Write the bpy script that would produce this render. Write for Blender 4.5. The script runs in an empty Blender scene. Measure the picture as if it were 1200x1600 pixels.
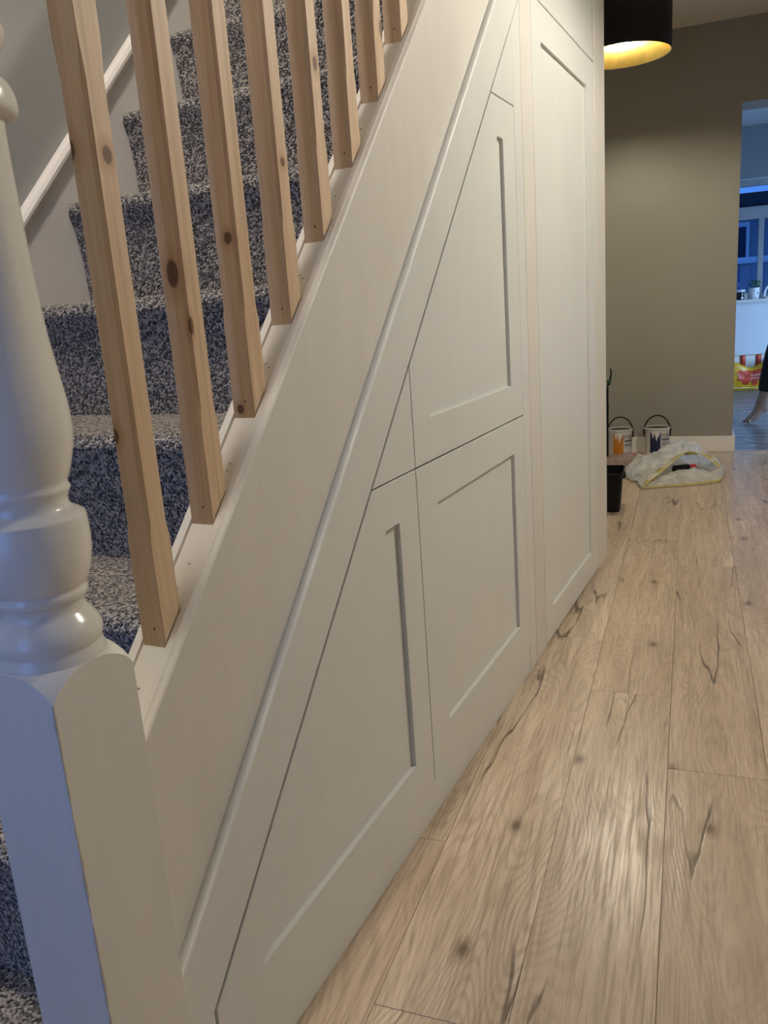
import bpy, bmesh, math, random
from mathutils import Vector, Matrix, noise
random.seed(7)
D = bpy.data
S = bpy.context.scene
COL = S.collection

# ------------------------------------------------------------------ camera
F_PX, YAW, PITCH, ROLL, PLANK = 1278.14, 0.46297, 0.24079, 0.07325, 0.09763
CAM_H = 0.99
fw = Vector((-math.sin(YAW)*math.cos(PITCH), math.cos(YAW)*math.cos(PITCH), -math.sin(PITCH)))
rt = Vector((math.cos(YAW), math.sin(YAW), 0))
dn = fw.cross(rt)
cr, sr = math.cos(ROLL), math.sin(ROLL)
cx = cr*rt + sr*dn
cy = -sr*rt + cr*dn
cam = D.objects.new('camera', D.cameras.new('camera'))
COL.objects.link(cam)
cam.matrix_world = Matrix(((cx.x, -cy.x, -fw.x, 0), (cx.y, -cy.y, -fw.y, 0), (cx.z, -cy.z, -fw.z, CAM_H), (0, 0, 0, 1)))
cam.data.sensor_fit = 'HORIZONTAL'
cam.data.sensor_width = 36
cam.data.lens = F_PX/1200*36
cam.data.clip_start = 0.02
S.camera = cam

# ------------------------------------------------------------------ world, light, exposure
S.view_settings.view_transform = 'Standard'
S.view_settings.look = 'None'
S.view_settings.gamma = 1
S.view_settings.use_curve_mapping = False
S.view_settings.exposure = 0.0
S.cycles.max_bounces = 8
S.cycles.diffuse_bounces = 5
S.cycles.sample_clamp_indirect = 4
w = D.worlds.new('dusk'); S.world = w; w.use_nodes = True
bg = w.node_tree.nodes['Background']
bg.inputs[0].default_value = (0.07, 0.24, 0.80, 1)
bg.inputs[1].default_value = 1.1

NEAR_BULB, FAR_BULB = 1950.0, 950.0
STAIR_LAMP = 490.0
def area_light(name, loc, rot, sx, sy, power, col):
    l = D.lights.new(name, 'AREA'); l.shape = 'RECTANGLE'; l.size = sx; l.size_y = sy
    l.energy = power; l.color = col
    o = D.objects.new(name, l); COL.objects.link(o); o.location = loc; o.rotation_euler = rot
    return o

PA = PLANK
def W(u, v, z=0.0):           # house grid (along the planks, across the planks) to world
    return Vector((-math.sin(PA)*u + math.cos(PA)*v, math.cos(PA)*u + math.sin(PA)*v, z))
ROOT_U = Matrix.Rotation(PA, 4, 'Z')   # local (v, u, z) frame of the house grid: x=v, y=u

# added area lights: assumed dusk daylight from unseen front and kitchen garden doors
area_light('assumed_front_door_light', (-0.72, -1.13, 1.15), (math.radians(90), 0, 0), 0.75, 1.5, 8.0, (0.17, 0.39, 1.0))  # area light added for assumed door glazing behind the camera
area_light('added_kitchen_fill', W(7.3, 2.52, 0.70), (math.radians(57), 0, PA+math.radians(90)), 1.7, 1.1, 105.0, (0.40, 0.66, 1.0))  # added kitchen fill, lowered and tilted down to leave the upper walls dim

# ------------------------------------------------------------------ material helpers
def new_mat(name):
    m = D.materials.new(name); m.use_nodes = True
    nt = m.node_tree
    return m, nt, nt.nodes['Principled BSDF']
def N(nt, t, **kw):
    n = nt.nodes.new(t)
    ins = kw.pop('ins', {})
    for k, v_ in kw.items(): setattr(n, k, v_)
    for k, v_ in ins.items():
        if isinstance(v_, bpy.types.NodeSocket): nt.links.new(v_, n.inputs[k])
        else: n.inputs[k].default_value = v_
    return n
def mathn(nt, op, a, b=None, clamp=False):
    n = N(nt, 'ShaderNodeMath', operation=op, use_clamp=clamp)
    for i, x in enumerate((a, b)):
        if x is None: continue
        if isinstance(x, bpy.types.NodeSocket): nt.links.new(x, n.inputs[i])
        else: n.inputs[i].default_value = x
    return n.outputs[0]
def ramp(nt, fac, stops):
    n = N(nt, 'ShaderNodeValToRGB'); nt.links.new(fac, n.inputs[0])
    e = n.color_ramp.elements
    while len(e) < len(stops): e.new(0.5)
    for i, (p, c) in enumerate(stops):
        e[i].position = p; e[i].color = c if len(c) == 4 else (*c, 1)
    return n.outputs[0]
def mix(nt, fac, a, b, mode='MIX'):
    n = N(nt, 'ShaderNodeMix', data_type='RGBA', blend_type=mode)
    for i, x in ((0, fac), (6, a), (7, b)):
        if isinstance(x, bpy.types.NodeSocket): nt.links.new(x, n.inputs[i])
        elif isinstance(x, (int, float)): n.inputs[i].default_value = x
        else: n.inputs[i].default_value = (*x, 1) if len(x) == 3 else x
    return n.outputs[2]
def mapping(nt, src, scale=(1, 1, 1), loc=(0, 0, 0)):
    n = N(nt, 'ShaderNodeMapping'); nt.links.new(src, n.inputs[0])
    n.inputs['Scale'].default_value = scale; n.inputs['Location'].default_value = loc
    return n.outputs[0]
def bump(nt, bsdf, h, strength, dist):
    n = N(nt, 'ShaderNodeBump', ins={'Height': h, 'Strength': strength, 'Distance': dist})
    nt.links.new(n.outputs[0], bsdf.inputs['Normal'])
def plain(name, col, rough=0.5, metal=0.0, spec=0.5, var=0.04, scale=40, bmp=0.0):
    m, nt, b = new_mat(name)
    tc = N(nt, 'ShaderNodeTexCoord')
    nz = N(nt, 'ShaderNodeTexNoise', ins={'Vector': tc.outputs['Object'], 'Scale': scale, 'Detail': 3.0})
    lo = tuple(max(0, c*(1-var)) for c in col); hi = tuple(min(1, c*(1+var)) for c in col)
    nt.links.new(ramp(nt, nz.outputs[0], [(0.3, lo), (0.7, hi)]), b.inputs['Base Color'])
    b.inputs['Roughness'].default_value = rough; b.inputs['Metallic'].default_value = metal
    b.inputs['Specular IOR Level'].default_value = spec
    if bmp: bump(nt, b, nz.outputs[0], bmp, 0.002)
    return m
def emis(name, col, strength):
    m, nt, b = new_mat(name)
    b.inputs['Base Color'].default_value = (*col, 1)
    b.inputs['Emission Color'].default_value = (*col, 1)
    b.inputs['Emission Strength'].default_value = strength
    return m

M = {}
def painted_mdf(name, col, rough, streak=0.05):
    m, nt, b = new_mat(name)
    tc = N(nt, 'ShaderNodeTexCoord')
    v1 = mapping(nt, tc.outputs['Object'], (3, 3, 1.2))
    n1 = N(nt, 'ShaderNodeTexNoise', ins={'Vector': v1, 'Scale': 4.0, 'Detail': 4.0})
    v2 = mapping(nt, tc.outputs['Object'], (60, 60, 1.5))
    n2 = N(nt, 'ShaderNodeTexNoise', ins={'Vector': v2, 'Scale': 3.0, 'Detail': 2.0})
    f = mathn(nt, 'ADD', mathn(nt, 'MULTIPLY', n1.outputs[0], 0.6), mathn(nt, 'MULTIPLY', n2.outputs[0], 0.4))
    lo = tuple(c*(1-streak) for c in col); hi = tuple(min(1, c*(1+streak*0.5)) for c in col)
    nt.links.new(ramp(nt, f, [(0.35, lo), (0.65, hi)]), b.inputs['Base Color'])
    nt.links.new(ramp(nt, f, [(0.3, (rough*0.9,)*3), (0.7, (rough*1.1,)*3)]), b.inputs['Roughness'])
    n3 = N(nt, 'ShaderNodeTexNoise', ins={'Vector': tc.outputs['Object'], 'Scale': 400.0, 'Detail': 2.0})
    bump(nt, b, n3.outputs[0], 0.05, 0.0006)
    return m
M['cupboard'] = painted_mdf('cupboard_white_paint', (0.71, 0.72, 0.685), 0.45, 0.03)
M['cream'] = painted_mdf('stair_string_cream_paint', (0.70, 0.675, 0.615), 0.48, 0.05)
M['strip'] = painted_mdf('bare_primed_timber', (0.70, 0.68, 0.625), 0.55, 0.05)
M['gloss'] = painted_mdf('white_gloss', (0.72, 0.70, 0.64), 0.22, 0.03)
M['skirt'] = painted_mdf('white_skirting_paint', (0.74, 0.71, 0.66), 0.4, 0.02)
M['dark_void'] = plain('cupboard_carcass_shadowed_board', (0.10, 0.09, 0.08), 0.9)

def wall_mat(name, col, rough=0.75):
    m, nt, b = new_mat(name)
    tc = N(nt, 'ShaderNodeTexCoord')
    n1 = N(nt, 'ShaderNodeTexNoise', ins={'Vector': tc.outputs['Object'], 'Scale': 1.7, 'Detail': 5.0})
    n2 = N(nt, 'ShaderNodeTexNoise', ins={'Vector': tc.outputs['Object'], 'Scale': 260.0, 'Detail': 2.0})
    nt.links.new(ramp(nt, n1.outputs[0], [(0.3, tuple(c*0.95 for c in col)), (0.7, tuple(c*1.05 for c in col))]), b.inputs['Base Color'])
    nt.links.new(ramp(nt, n1.outputs[0], [(0.4, (rough,)*3), (0.65, (rough*0.8,)*3)]), b.inputs['Roughness'])
    bump(nt, b, n2.outputs[0], 0.12, 0.001)
    return m
M['wall_taupe'] = wall_mat('taupe_wall_paint', (0.25, 0.240, 0.205), 0.55)
M['wall_grey'] = wall_mat('grey_stair_wall_paint', (0.36, 0.365, 0.345), 0.7)
M['ceiling'] = wall_mat('ceiling_paint', (0.62, 0.58, 0.52), 0.85)
M['kitchen_white'] = wall_mat('kitchen_wall_paint', (0.72, 0.74, 0.78), 0.7)
M['kitchen_floor'] = None

# oak laminate ------------------------------------------------------
def oak():
    m, nt, b = new_mat('oak_laminate')
    tc = N(nt, 'ShaderNodeTexCoord'); oi = N(nt, 'ShaderNodeObjectInfo')
    off = N(nt, 'ShaderNodeCombineXYZ', ins={'X': mathn(nt, 'MULTIPLY', oi.outputs['Random'], 37.0), 'Y': mathn(nt, 'MULTIPLY', oi.outputs['Random'], 91.0), 'Z': mathn(nt, 'MULTIPLY', oi.outputs['Random'], 13.0)})
    va = N(nt, 'ShaderNodeVectorMath', operation='ADD'); nt.links.new(tc.outputs['Object'], va.inputs[0]); nt.links.new(off.outputs[0], va.inputs[1])
    P = va.outputs[0]                                   # x across the plank, y along it
    # cathedral figure: contour lines of a stretched noise
    nA = N(nt, 'ShaderNodeTexNoise', ins={'Vector': mapping(nt, P, (7.0, 1.5, 1)), 'Scale': 1.0, 'Detail': 1.5, 'Roughness': 0.4})
    con = mathn(nt, 'SINE', mathn(nt, 'MULTIPLY', nA.outputs[0], 230.0))
    con = mathn(nt, 'ADD', mathn(nt, 'MULTIPLY', con, 0.5), 0.5)
    conl = ramp(nt, con, [(0.45, (0,)*3), (0.92, (1,)*3)])
    fine = N(nt, 'ShaderNodeTexNoise', ins={'Vector': mapping(nt, P, (170, 7, 1)), 'Scale': 1.0, 'Detail': 3.0, 'Roughness': 0.6})
    med = N(nt, 'ShaderNodeTexNoise', ins={'Vector': mapping(nt, P, (34, 2.4, 1)), 'Scale': 1.0, 'Detail': 4.0, 'Roughness': 0.55})
    big = N(nt, 'ShaderNodeTexNoise', ins={'Vector': mapping(nt, P, (6, 1.6, 1)), 'Scale': 1.0, 'Detail': 3.0})
    base = ramp(nt, med.outputs[0], [(0.25, (0.45, 0.355, 0.250)), (0.5, (0.61, 0.490, 0.360)), (0.75, (0.74, 0.615, 0.470))])
    patchy = N(nt, 'ShaderNodeTexNoise', ins={'Vector': mapping(nt, P, (5, 1.3, 1), (2, 9, 0)), 'Scale': 1.0, 'Detail': 2.0})
    pm = ramp(nt, patchy.outputs[0], [(0.36, (0.08,)*3), (0.62, (0.46,)*3)])
    base = mix(nt, mathn(nt, 'MULTIPLY', conl, pm), base, (0.33, 0.25, 0.175))
    base = mix(nt, ramp(nt, fine.outputs[0], [(0.36, (0.62,)*3), (0.54, (0,)*3)]), base, (0.29, 0.21, 0.14))
    base = mix(nt, ramp(nt, big.outputs[0], [(0.35, (0.35,)*3), (0.6, (0,)*3)]), base, (0.42, 0.325, 0.235))
    # long dark shakes
    nC = N(nt, 'ShaderNodeTexNoise', ins={'Vector': mapping(nt, P, (9.0, 1.1, 1), (5, 3, 0)), 'Scale': 1.0, 'Detail': 3.0, 'Roughness': 0.42})
    line = mathn(nt, 'ABSOLUTE', mathn(nt, 'SUBTRACT', nC.outputs[0], 0.5))
    line = ramp(nt, line, [(0.004, (1,)*3), (0.012, (0,)*3)])
    nM = N(nt, 'ShaderNodeTexNoise', ins={'Vector': mapping(nt, P, (8, 2.2, 1), (11, 7, 0)), 'Scale': 1.0, 'Detail': 1.0})
    msk = ramp(nt, nM.outputs[0], [(0.53, (0,)*3), (0.60, (1,)*3)])
    crack = mathn(nt, 'MULTIPLY', line, msk)
    base = mix(nt, mathn(nt, 'MULTIPLY', crack, 0.8), base, (0.085, 0.056, 0.036))
    # knots
    vo = N(nt, 'ShaderNodeTexVoronoi', ins={'Vector': mapping(nt, P, (4.4, 2.6, 1)), 'Scale': 1.0})
    vo.voronoi_dimensions = '2D'
    sep = N(nt, 'ShaderNodeSeparateColor'); nt.links.new(vo.outputs['Color'], sep.inputs[0])
    kn = ramp(nt, vo.outputs['Distance'], [(0.018, (1,)*3), (0.055, (0.35,)*3), (0.10, (0,)*3)])
    kn = mathn(nt, 'MULTIPLY', kn, mathn(nt, 'GREATER_THAN', sep.outputs[0], 0.45))
    base = mix(nt, mathn(nt, 'MULTIPLY', kn, 0.85), base, (0.12, 0.08, 0.05))
    tint = ramp(nt, oi.outputs['Random'], [(0.0, (0.92, 0.90, 0.88)), (0.5, (1, 1, 1)), (1.0, (1.06, 1.04, 1.0))])
    base = mix(nt, 1.0, base, tint, 'MULTIPLY')
    nt.links.new(base, b.inputs['Base Color'])
    b.inputs['Roughness'].default_value = 0.30
    nt.links.new(ramp(nt, fine.outputs[0], [(0.3, (0.42,)*3), (0.6, (0.27,)*3)]), b.inputs['Roughness'])
    h = mathn(nt, 'SUBTRACT', mathn(nt, 'MULTIPLY', fine.outputs[0], 0.6), mathn(nt, 'ADD', mathn(nt, 'MULTIPLY', con, 0.25), crack))
    bump(nt, b, h, 0.22, 0.0012)
    return m
M['oak'] = oak()

# pine --------------------------------------------------------------
def pine(name, seed, knots):
    """knots: (x, y, z, radius, stretch) in baluster-local metres"""
    m, nt, b = new_mat(name)
    tc = N(nt, 'ShaderNodeTexCoord')
    P = mapping(nt, tc.outputs['Object'], (1, 1, 1), (seed*1.37, seed*0.73, seed*2.1))
    n1 = N(nt, 'ShaderNodeTexNoise', ins={'Vector': mapping(nt, P, (60, 60, 1.6)), 'Scale': 1.0, 'Detail': 4.0, 'Distortion': 0.6})
    n2 = N(nt, 'ShaderNodeTexNoise', ins={'Vector': mapping(nt, P, (400, 400, 14)), 'Scale': 1.0, 'Detail': 2.0})
    c = ramp(nt, n1.outputs[0], [(0.28, (0.54, 0.375, 0.225)), (0.5, (0.68, 0.505, 0.335)), (0.72, (0.74, 0.575, 0.40))])
    c = mix(nt, ramp(nt, n2.outputs[0], [(0.35, (0.25,)*3), (0.55, (0,)*3)]), c, (0.45, 0.28, 0.14))
    for (kx, ky, kz, r, st) in knots:
        sub = N(nt, 'ShaderNodeVectorMath', operation='SUBTRACT'); nt.links.new(tc.outputs['Object'], sub.inputs[0]); sub.inputs[1].default_value = (kx, ky, kz)
        sc = N(nt, 'ShaderNodeVectorMath', operation='MULTIPLY'); nt.links.new(sub.outputs[0], sc.inputs[0]); sc.inputs[1].default_value = (1, 1, 1.0/st)
        ln = N(nt, 'ShaderNodeVectorMath', operation='LENGTH'); nt.links.new(sc.outputs[0], ln.inputs[0])
        d = mathn(nt, 'DIVIDE', ln.outputs['Value'], r)
        c = mix(nt, ramp(nt, mathn(nt, 'MULTIPLY', d, 0.25), [(0.25, (0.6,)*3), (0.6, (0,)*3)]), c, (0.42, 0.24, 0.11))
        c = mix(nt, ramp(nt, d, [(0.75, (0.92,)*3), (1.0, (0,)*3)]), c, (0.115, 0.052, 0.022))
    nt.links.new(c, b.inputs['Base Color'])
    b.inputs['Roughness'].default_value = 0.55
    bump(nt, b, n1.outputs[0], 0.1, 0.0006)
    return m

# carpet ------------------------------------------------------------
def carpet():
    m, nt, b = new_mat('grey_flecked_carpet')
    tc = N(nt, 'ShaderNodeTexCoord')
    vo = N(nt, 'ShaderNodeTexVoronoi', ins={'Vector': tc.outputs['Object'], 'Scale': 255.0, 'Randomness': 1.0})
    sp = N(nt, 'ShaderNodeSeparateColor'); nt.links.new(vo.outputs['Color'], sp.inputs[0])
    n1 = N(nt, 'ShaderNodeTexNoise', ins={'Vector': tc.outputs['Object'], 'Scale': 140.0, 'Detail': 3.0})
    f = mathn(nt, 'ADD', mathn(nt, 'MULTIPLY', sp.outputs[0], 0.62), mathn(nt, 'MULTIPLY', n1.outputs[0], 0.55))
    c = ramp(nt, f, [(0.34, (0.028, 0.025, 0.025)), (0.52, (0.14, 0.125, 0.115)), (0.70, (0.38, 0.34, 0.30)), (0.86, (0.62, 0.56, 0.49))])
    nt.links.new(c, b.inputs['Base Color'])
    b.inputs['Roughness'].default_value = 0.95; b.inputs['Specular IOR Level'].default_value = 0.1
    b.inputs['Sheen Weight'].default_value = 0.25
    h = mathn(nt, 'ADD', mathn(nt, 'MULTIPLY', vo.outputs['Distance'], -1.0), n1.outputs[0])
    bump(nt, b, h, 1.0, 0.006)
    return m
M['carpet'] = carpet()

# ------------------------------------------------------------------ object helpers
def tag(o, label=None, cat=None, group=None, kind=None):
    if label: o['label'] = label
    if cat: o['category'] = cat
    if group: o['group'] = group
    if kind: o['kind'] = kind
    return o
def obj(name, bm_or_mesh, mat, parent=None, smooth=False):
    if isinstance(bm_or_mesh, bmesh.types.BMesh):
        me = D.meshes.new(name); bmesh.ops.recalc_face_normals(bm_or_mesh, faces=bm_or_mesh.faces[:])
        bm_or_mesh.to_mesh(me); bm_or_mesh.free()
    else: me = bm_or_mesh
    if mat is not None and not me.materials:
        for mm in (mat if isinstance(mat, (list, tuple)) else [mat]): me.materials.append(M[mm] if isinstance(mm, str) else mm)
    if smooth:
        for p in me.polygons: p.use_smooth = True
    o = D.objects.new(name, me); COL.objects.link(o)
    if parent: o.parent = parent
    return o
def empty(name, loc=(0, 0, 0), rz=0.0):
    o = D.objects.new(name, None); COL.objects.link(o); o.location = loc; o.rotation_euler = (0, 0, rz)
    o.empty_display_size = 0.05
    return o
def bx(bm, x0, x1, y0, y1, z0, z1, bevel=0.0):
    r = bmesh.ops.create_cube(bm, size=1)
    for v in r['verts']:
        v.co = Vector(((x0+x1)/2+v.co.x*(x1-x0), (y0+y1)/2+v.co.y*(y1-y0), (z0+z1)/2+v.co.z*(z1-z0)))
    if bevel:
        es = list({e for v in r['verts'] for e in v.link_edges})
        bmesh.ops.bevel(bm, geom=es, offset=bevel, segments=2, affect='EDGES', clamp_overlap=True)
    return bm
def box(*a, bevel=0.0):
    return bx(bmesh.new(), *a, bevel=bevel)
def prism_x(bm, pts, x0, x1, bevel=0.0):
    """polygon in (y,z) extruded along x"""
    n = len(pts)
    A = [bm.verts.new((x0, p[0], p[1])) for p in pts]; B = [bm.verts.new((x1, p[0], p[1])) for p in pts]
    fs = [bm.faces.new(A[::-1]), bm.faces.new(B)]
    for i in range(n): fs.append(bm.faces.new((A[i], A[(i+1) % n], B[(i+1) % n], B[i])))
    if bevel:
        bmesh.ops.recalc_face_normals(bm, faces=fs)
        es = list({e for f in fs for e in f.edges})
        bmesh.ops.bevel(bm, geom=es, offset=bevel, segments=2, affect='EDGES', clamp_overlap=True)
    return bm
def lathe(bm, prof, cxy=(0, 0), seg=32, cap=True):
    rings = []
    for (r, z) in prof:
        rings.append([bm.verts.new((cxy[0]+r*math.cos(2*math.pi*k/seg), cxy[1]+r*math.sin(2*math.pi*k/seg), z)) for k in range(seg)])
    for a, b_ in zip(rings, rings[1:]):
        for k in range(seg): bm.faces.new((a[k], a[(k+1) % seg], b_[(k+1) % seg], b_[k]))
    if cap: bm.faces.new(rings[0][::-1]); bm.faces.new(rings[-1])
    return bm
def tube(bm, pts, r, seg=8):
    pts = [Vector(p) for p in pts]; rings = []
    rr = r if isinstance(r, (list, tuple)) else [r]*len(pts)
    for i, p in enumerate(pts):
        t = (pts[min(i+1, len(pts)-1)]-pts[max(i-1, 0)]).normalized()
        a = t.orthogonal().normalized() if i == 0 else (pa - t*pa.dot(t)).normalized()
        pa = a; b_ = t.cross(a)
        rings.append([bm.verts.new(p+rr[i]*(a*math.cos(2*math.pi*k/seg)+b_*math.sin(2*math.pi*k/seg))) for k in range(seg)])
    for A, B in zip(rings, rings[1:]):
        for k in range(seg): bm.faces.new((A[k], A[(k+1) % seg], B[(k+1) % seg], B[k]))
    bm.faces.new(rings[0][::-1]); bm.faces.new(rings[-1])
    return bm
def ballm(bm, c, r, sc=(1, 1, 1), sub=2):
    R_ = bmesh.ops.create_icosphere(bm, subdivisions=sub, radius=r)
    for v in R_['verts']: v.co = Vector((c[0]+v.co.x*sc[0], c[1]+v.co.y*sc[1], c[2]+v.co.z*sc[2]))
    return bm
def grid_frame(o):            # put an object built in (v,u,z) into the world
    o.matrix_world = ROOT_U
    return o
def struct(name, bm, mat, label=None, grid=False):
    o = obj(name, bm, mat); o['kind'] = 'structure'
    if label: o['label'] = label
    if grid: grid_frame(o)
    return o

# ------------------------------------------------------------------ key measures
X0 = -0.5947                 # plane of the cupboard fronts
XS = -0.609                  # face of the stair string
XL = -1.520                  # stair wall side
SL = 1.0285                  # stair pitch (rise over run)
U0 = 5.386                   # far hall wall
UK = 8.90                    # kitchen window wall
DL, DR = 0.2536, 1.02        # doorway to the kitchen
VR = 1.60                    # right hall wall
CEIL = 2.405

# ------------------------------------------------------------------ setting: floor with its planks
fl = struct('floor', bx(bmesh.new(), -1.7, 1.75, -1.5, U0+0.02, -0.05, -0.0085), plain('floor_underlay', (0.08, 0.06, 0.045), 0.9), 'oak laminate floor of the hallway', True)
PW, PLN = 0.196, 1.413
bm = bmesh.new(); bx(bm, -PW/2+0.0003, PW/2-0.0003, -PLN/2+0.0004, PLN/2-0.0004, -0.008, 0.0)
top = [e for e in bm.edges if all(v.co.z > -1e-4 for v in e.verts)]
bmesh.ops.bevel(bm, geom=top, offset=0.0007, segments=1, affect='EDGES')
plank_me = D.meshes.new('plank'); bm.to_mesh(plank_me); bm.free(); plank_me.materials.append(M['oak'])
joint = {0: 1.655, -1: 1.99, -2: 0.91, -3: 1.30}
for row in range(-7, 9):
    vc = -0.029 + PW*row + PW/2
    j0 = joint.get(row, (row*0.517) % PLN)
    for k in range(-3, 5):
        uc = j0 + PLN*k + PLN/2
        if uc+PLN/2 < -1.2 or uc-PLN/2 > U0: continue
        if row < -3 and uc+PLN/2 < 3.2: continue
        a_, b_ = uc-PLN/2, min(uc+PLN/2, U0+0.015)
        if b_-a_ < 0.02: continue
        if b_ < uc+PLN/2-1e-4:
            bm = bmesh.new(); bx(bm, -PW/2+0.0003, PW/2-0.0003, -(b_-a_)/2+0.0004, (b_-a_)/2-0.0004, -0.008, 0.0)
            top = [e for e in bm.edges if all(v.co.z > -1e-4 for v in e.verts)]
            bmesh.ops.bevel(bm, geom=top, offset=0.0007, segments=1, affect='EDGES')
            p = obj('plank', bm, 'oak', fl)
        else:
            p = obj('plank', plank_me, None, fl)
        p.location = (vc, (a_+b_)/2, 0)

# walls
wl = struct('wall_left', box(XL-0.15, XL, -1.2, 5.6, 0, 4.9), 'wall_grey', 'grey painted wall along the staircase')
bm = bmesh.new()
bx(bm, -1.75, DL, U0, U0+0.25, 0, CEIL)
bx(bm, DL, DR, U0, U0+0.25, 1.973, CEIL)
bx(bm, DR, VR+0.1, U0, U0+0.25, 0, CEIL)
struct('wall_far', bm, 'wall_taupe', 'taupe painted wall at the end of the hall with the kitchen opening', True)
struct('wall_right', box(VR, VR+0.1, -1.6, U0, 0, CEIL), wall_mat('pale_hall_paint', (0.55, 0.52, 0.47), 0.7), 'taupe hall wall opposite the stairs', True)
bm = bmesh.new()
bx(bm, XL-0.15, -1.12, -1.3, -1.2, 0, 4.9); bx(bm, -0.32, 2.2, -1.3, -1.2, 0, 4.9)
bx(bm, -1.12, -0.32, -1.3, -1.2, 1.95, 4.9); bx(bm, -1.12, -0.32, -1.3, -1.2, 0, 0.35)
struct('wall_front', bm, 'wall_taupe', 'hall wall behind the viewer with an assumed glazed front door')
glass, nt, b = new_mat('clear_glass')
b.inputs['Base Color'].default_value = (0.95, 0.97, 1, 1); b.inputs['Roughness'].default_value = 0.02
b.inputs['Transmission Weight'].default_value = 1.0; b.inputs['IOR'].default_value = 1.05
M['glass'] = glass
wd = struct('window_assumed_front', bx(bmesh.new(), -1.12, -1.06, -1.26, -1.22, 0.35, 1.95), 'skirt', 'assumed glazed front door panel frame, out of view')  # assumed glazing, added where the front area light stands
obj('frame_bar', box(-0.38, -0.32, -1.26, -1.22, 0.35, 1.95), 'skirt', wd)
obj('pane', box(-1.06, -0.38, -1.245, -1.238, 0.35, 1.95), 'glass', wd)
bm = bmesh.new(); bx(bm, X0+0.0, 2.2, -1.3, 3.11, CEIL, CEIL+0.2); bx(bm, XL-0.15, 2.2, 3.11, 5.9, CEIL, CEIL+0.2)
struct('ceiling', bm, 'ceiling', 'plain ceiling of the hallway')
struct('ceiling_landing', box(XL-0.15, X0+0.1, -1.3, 5.6, 4.9, 5.0), 'ceiling', 'ceiling high above the stairs')
struct('wall_landing', box(X0, X0+0.1, -1.3, 5.6, CEIL+0.2, 4.9), 'wall_grey', 'upper wall above the hall ceiling beside the stairs')
struct('wall_stair_end', box(XL, X0, 5.5, 5.6, CEIL+0.2, 4.9), 'wall_grey', 'upper wall at the head of the stairs')
struct('wall_cupboard_end', box(XL, X0-0.022, 3.08, 3.10, 0, CEIL), 'wall_taupe', 'hall wall behind the tall understairs cupboard')
# skirting on the far wall
bm = bmesh.new()
prof = [(0, 0), (0, 0.1), (0.004, 0.1), (0.016, 0.094), (0.018, 0.088), (0.018, 0)]
bx(bm, -1.7, DL+0.016, U0-0.018, U0, 0, 0.098, bevel=0.003)
bx(bm, DL, DL+0.016, U0, U0+0.25, 0, 0.098, bevel=0.003)
struct('baseboard_far', bm, 'skirt', 'white skirting board along the taupe wall', True)
struct('trim_1', bx(bmesh.new(), DL, DR, U0-0.004, U0+0.03, -0.002, 0.005, bevel=0.002), plain('threshold_metal', (0.55, 0.56, 0.6), 0.35, 0.8), 'metal threshold strip in the kitchen opening', True)

# ------------------------------------------------------------------ staircase
G, R_ = 0.2262, 0.2262*1.0275
NY, NZ = 1.500, 1.283        # nosing of the reference step
SX0, SX1 = XL+0.015, -0.640
stairs = empty('staircase', (-1.08, 0.369, 0))
tag(stairs, 'closed-string staircase carpeted in grey flecked pile', 'staircase')
def part(name, bm, mat, parent, root=None, smooth=False):
    o = obj(name, bm, mat, parent, smooth)
    if parent.type == 'EMPTY': o.location = -parent.location
    return o
def step_profile(k, low=None):
    yn, z = NY+G*k, NZ+R_*k
    zb = z-R_ if low is None else low
    yr = yn+0.026
    p = [(yr+0.002, zb), (yr-0.004, zb+(z-zb)*0.45), (yr-0.015, z-0.055)]
    for d in range(205, 85, -15):
        t = math.radians(d); p.append((yn+0.024+0.024*math.cos(t), z-0.024+0.024*math.sin(t)))
    p += [(yn+0.07, z+0.001), (yr+G+0.002, z)]
    p += [(yr+G+0.002, z-0.06), (yr+0.06, zb-0.03 if low is None else zb)]
    return p
step_me = None
for k in range(-5, 8):
    if k == -5:
        bm = bmesh.new(); prism_x(bm, step_profile(-5, 0.0), SX0, SX1)
        o = part('carpeted_step', bm, 'carpet', stairs)
    else:
        if step_me is None:
            bm = bmesh.new(); prism_x(bm, [(p[0]-NY, p[1]-NZ) for p in step_profile(0)], SX0, SX1)
            bmesh.ops.recalc_face_normals(bm, faces=bm.faces[:])
            step_me = D.meshes.new('carpeted_step'); bm.to_mesh(step_me); bm.free(); step_me.materials.append(M['carpet'])
        o = obj('carpeted_step', step_me, None, stairs)
        o.location = Vector((0, NY+G*k, NZ+R_*k)) - stairs.location
    for p in o.data.polygons: p.use_smooth = len(p.vertices) == 4 and abs(p.normal.x) < 0.5
    md = o.modifiers.new('es', 'EDGE_SPLIT'); md.split_angle = math.radians(40)
struct('floor_landing', box(XL, X0-0.05, NY+G*7+0.24, 5.5, CEIL+0.2, NZ+R_*7), 'carpet', 'carpeted landing at the head of the stairs')

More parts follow.
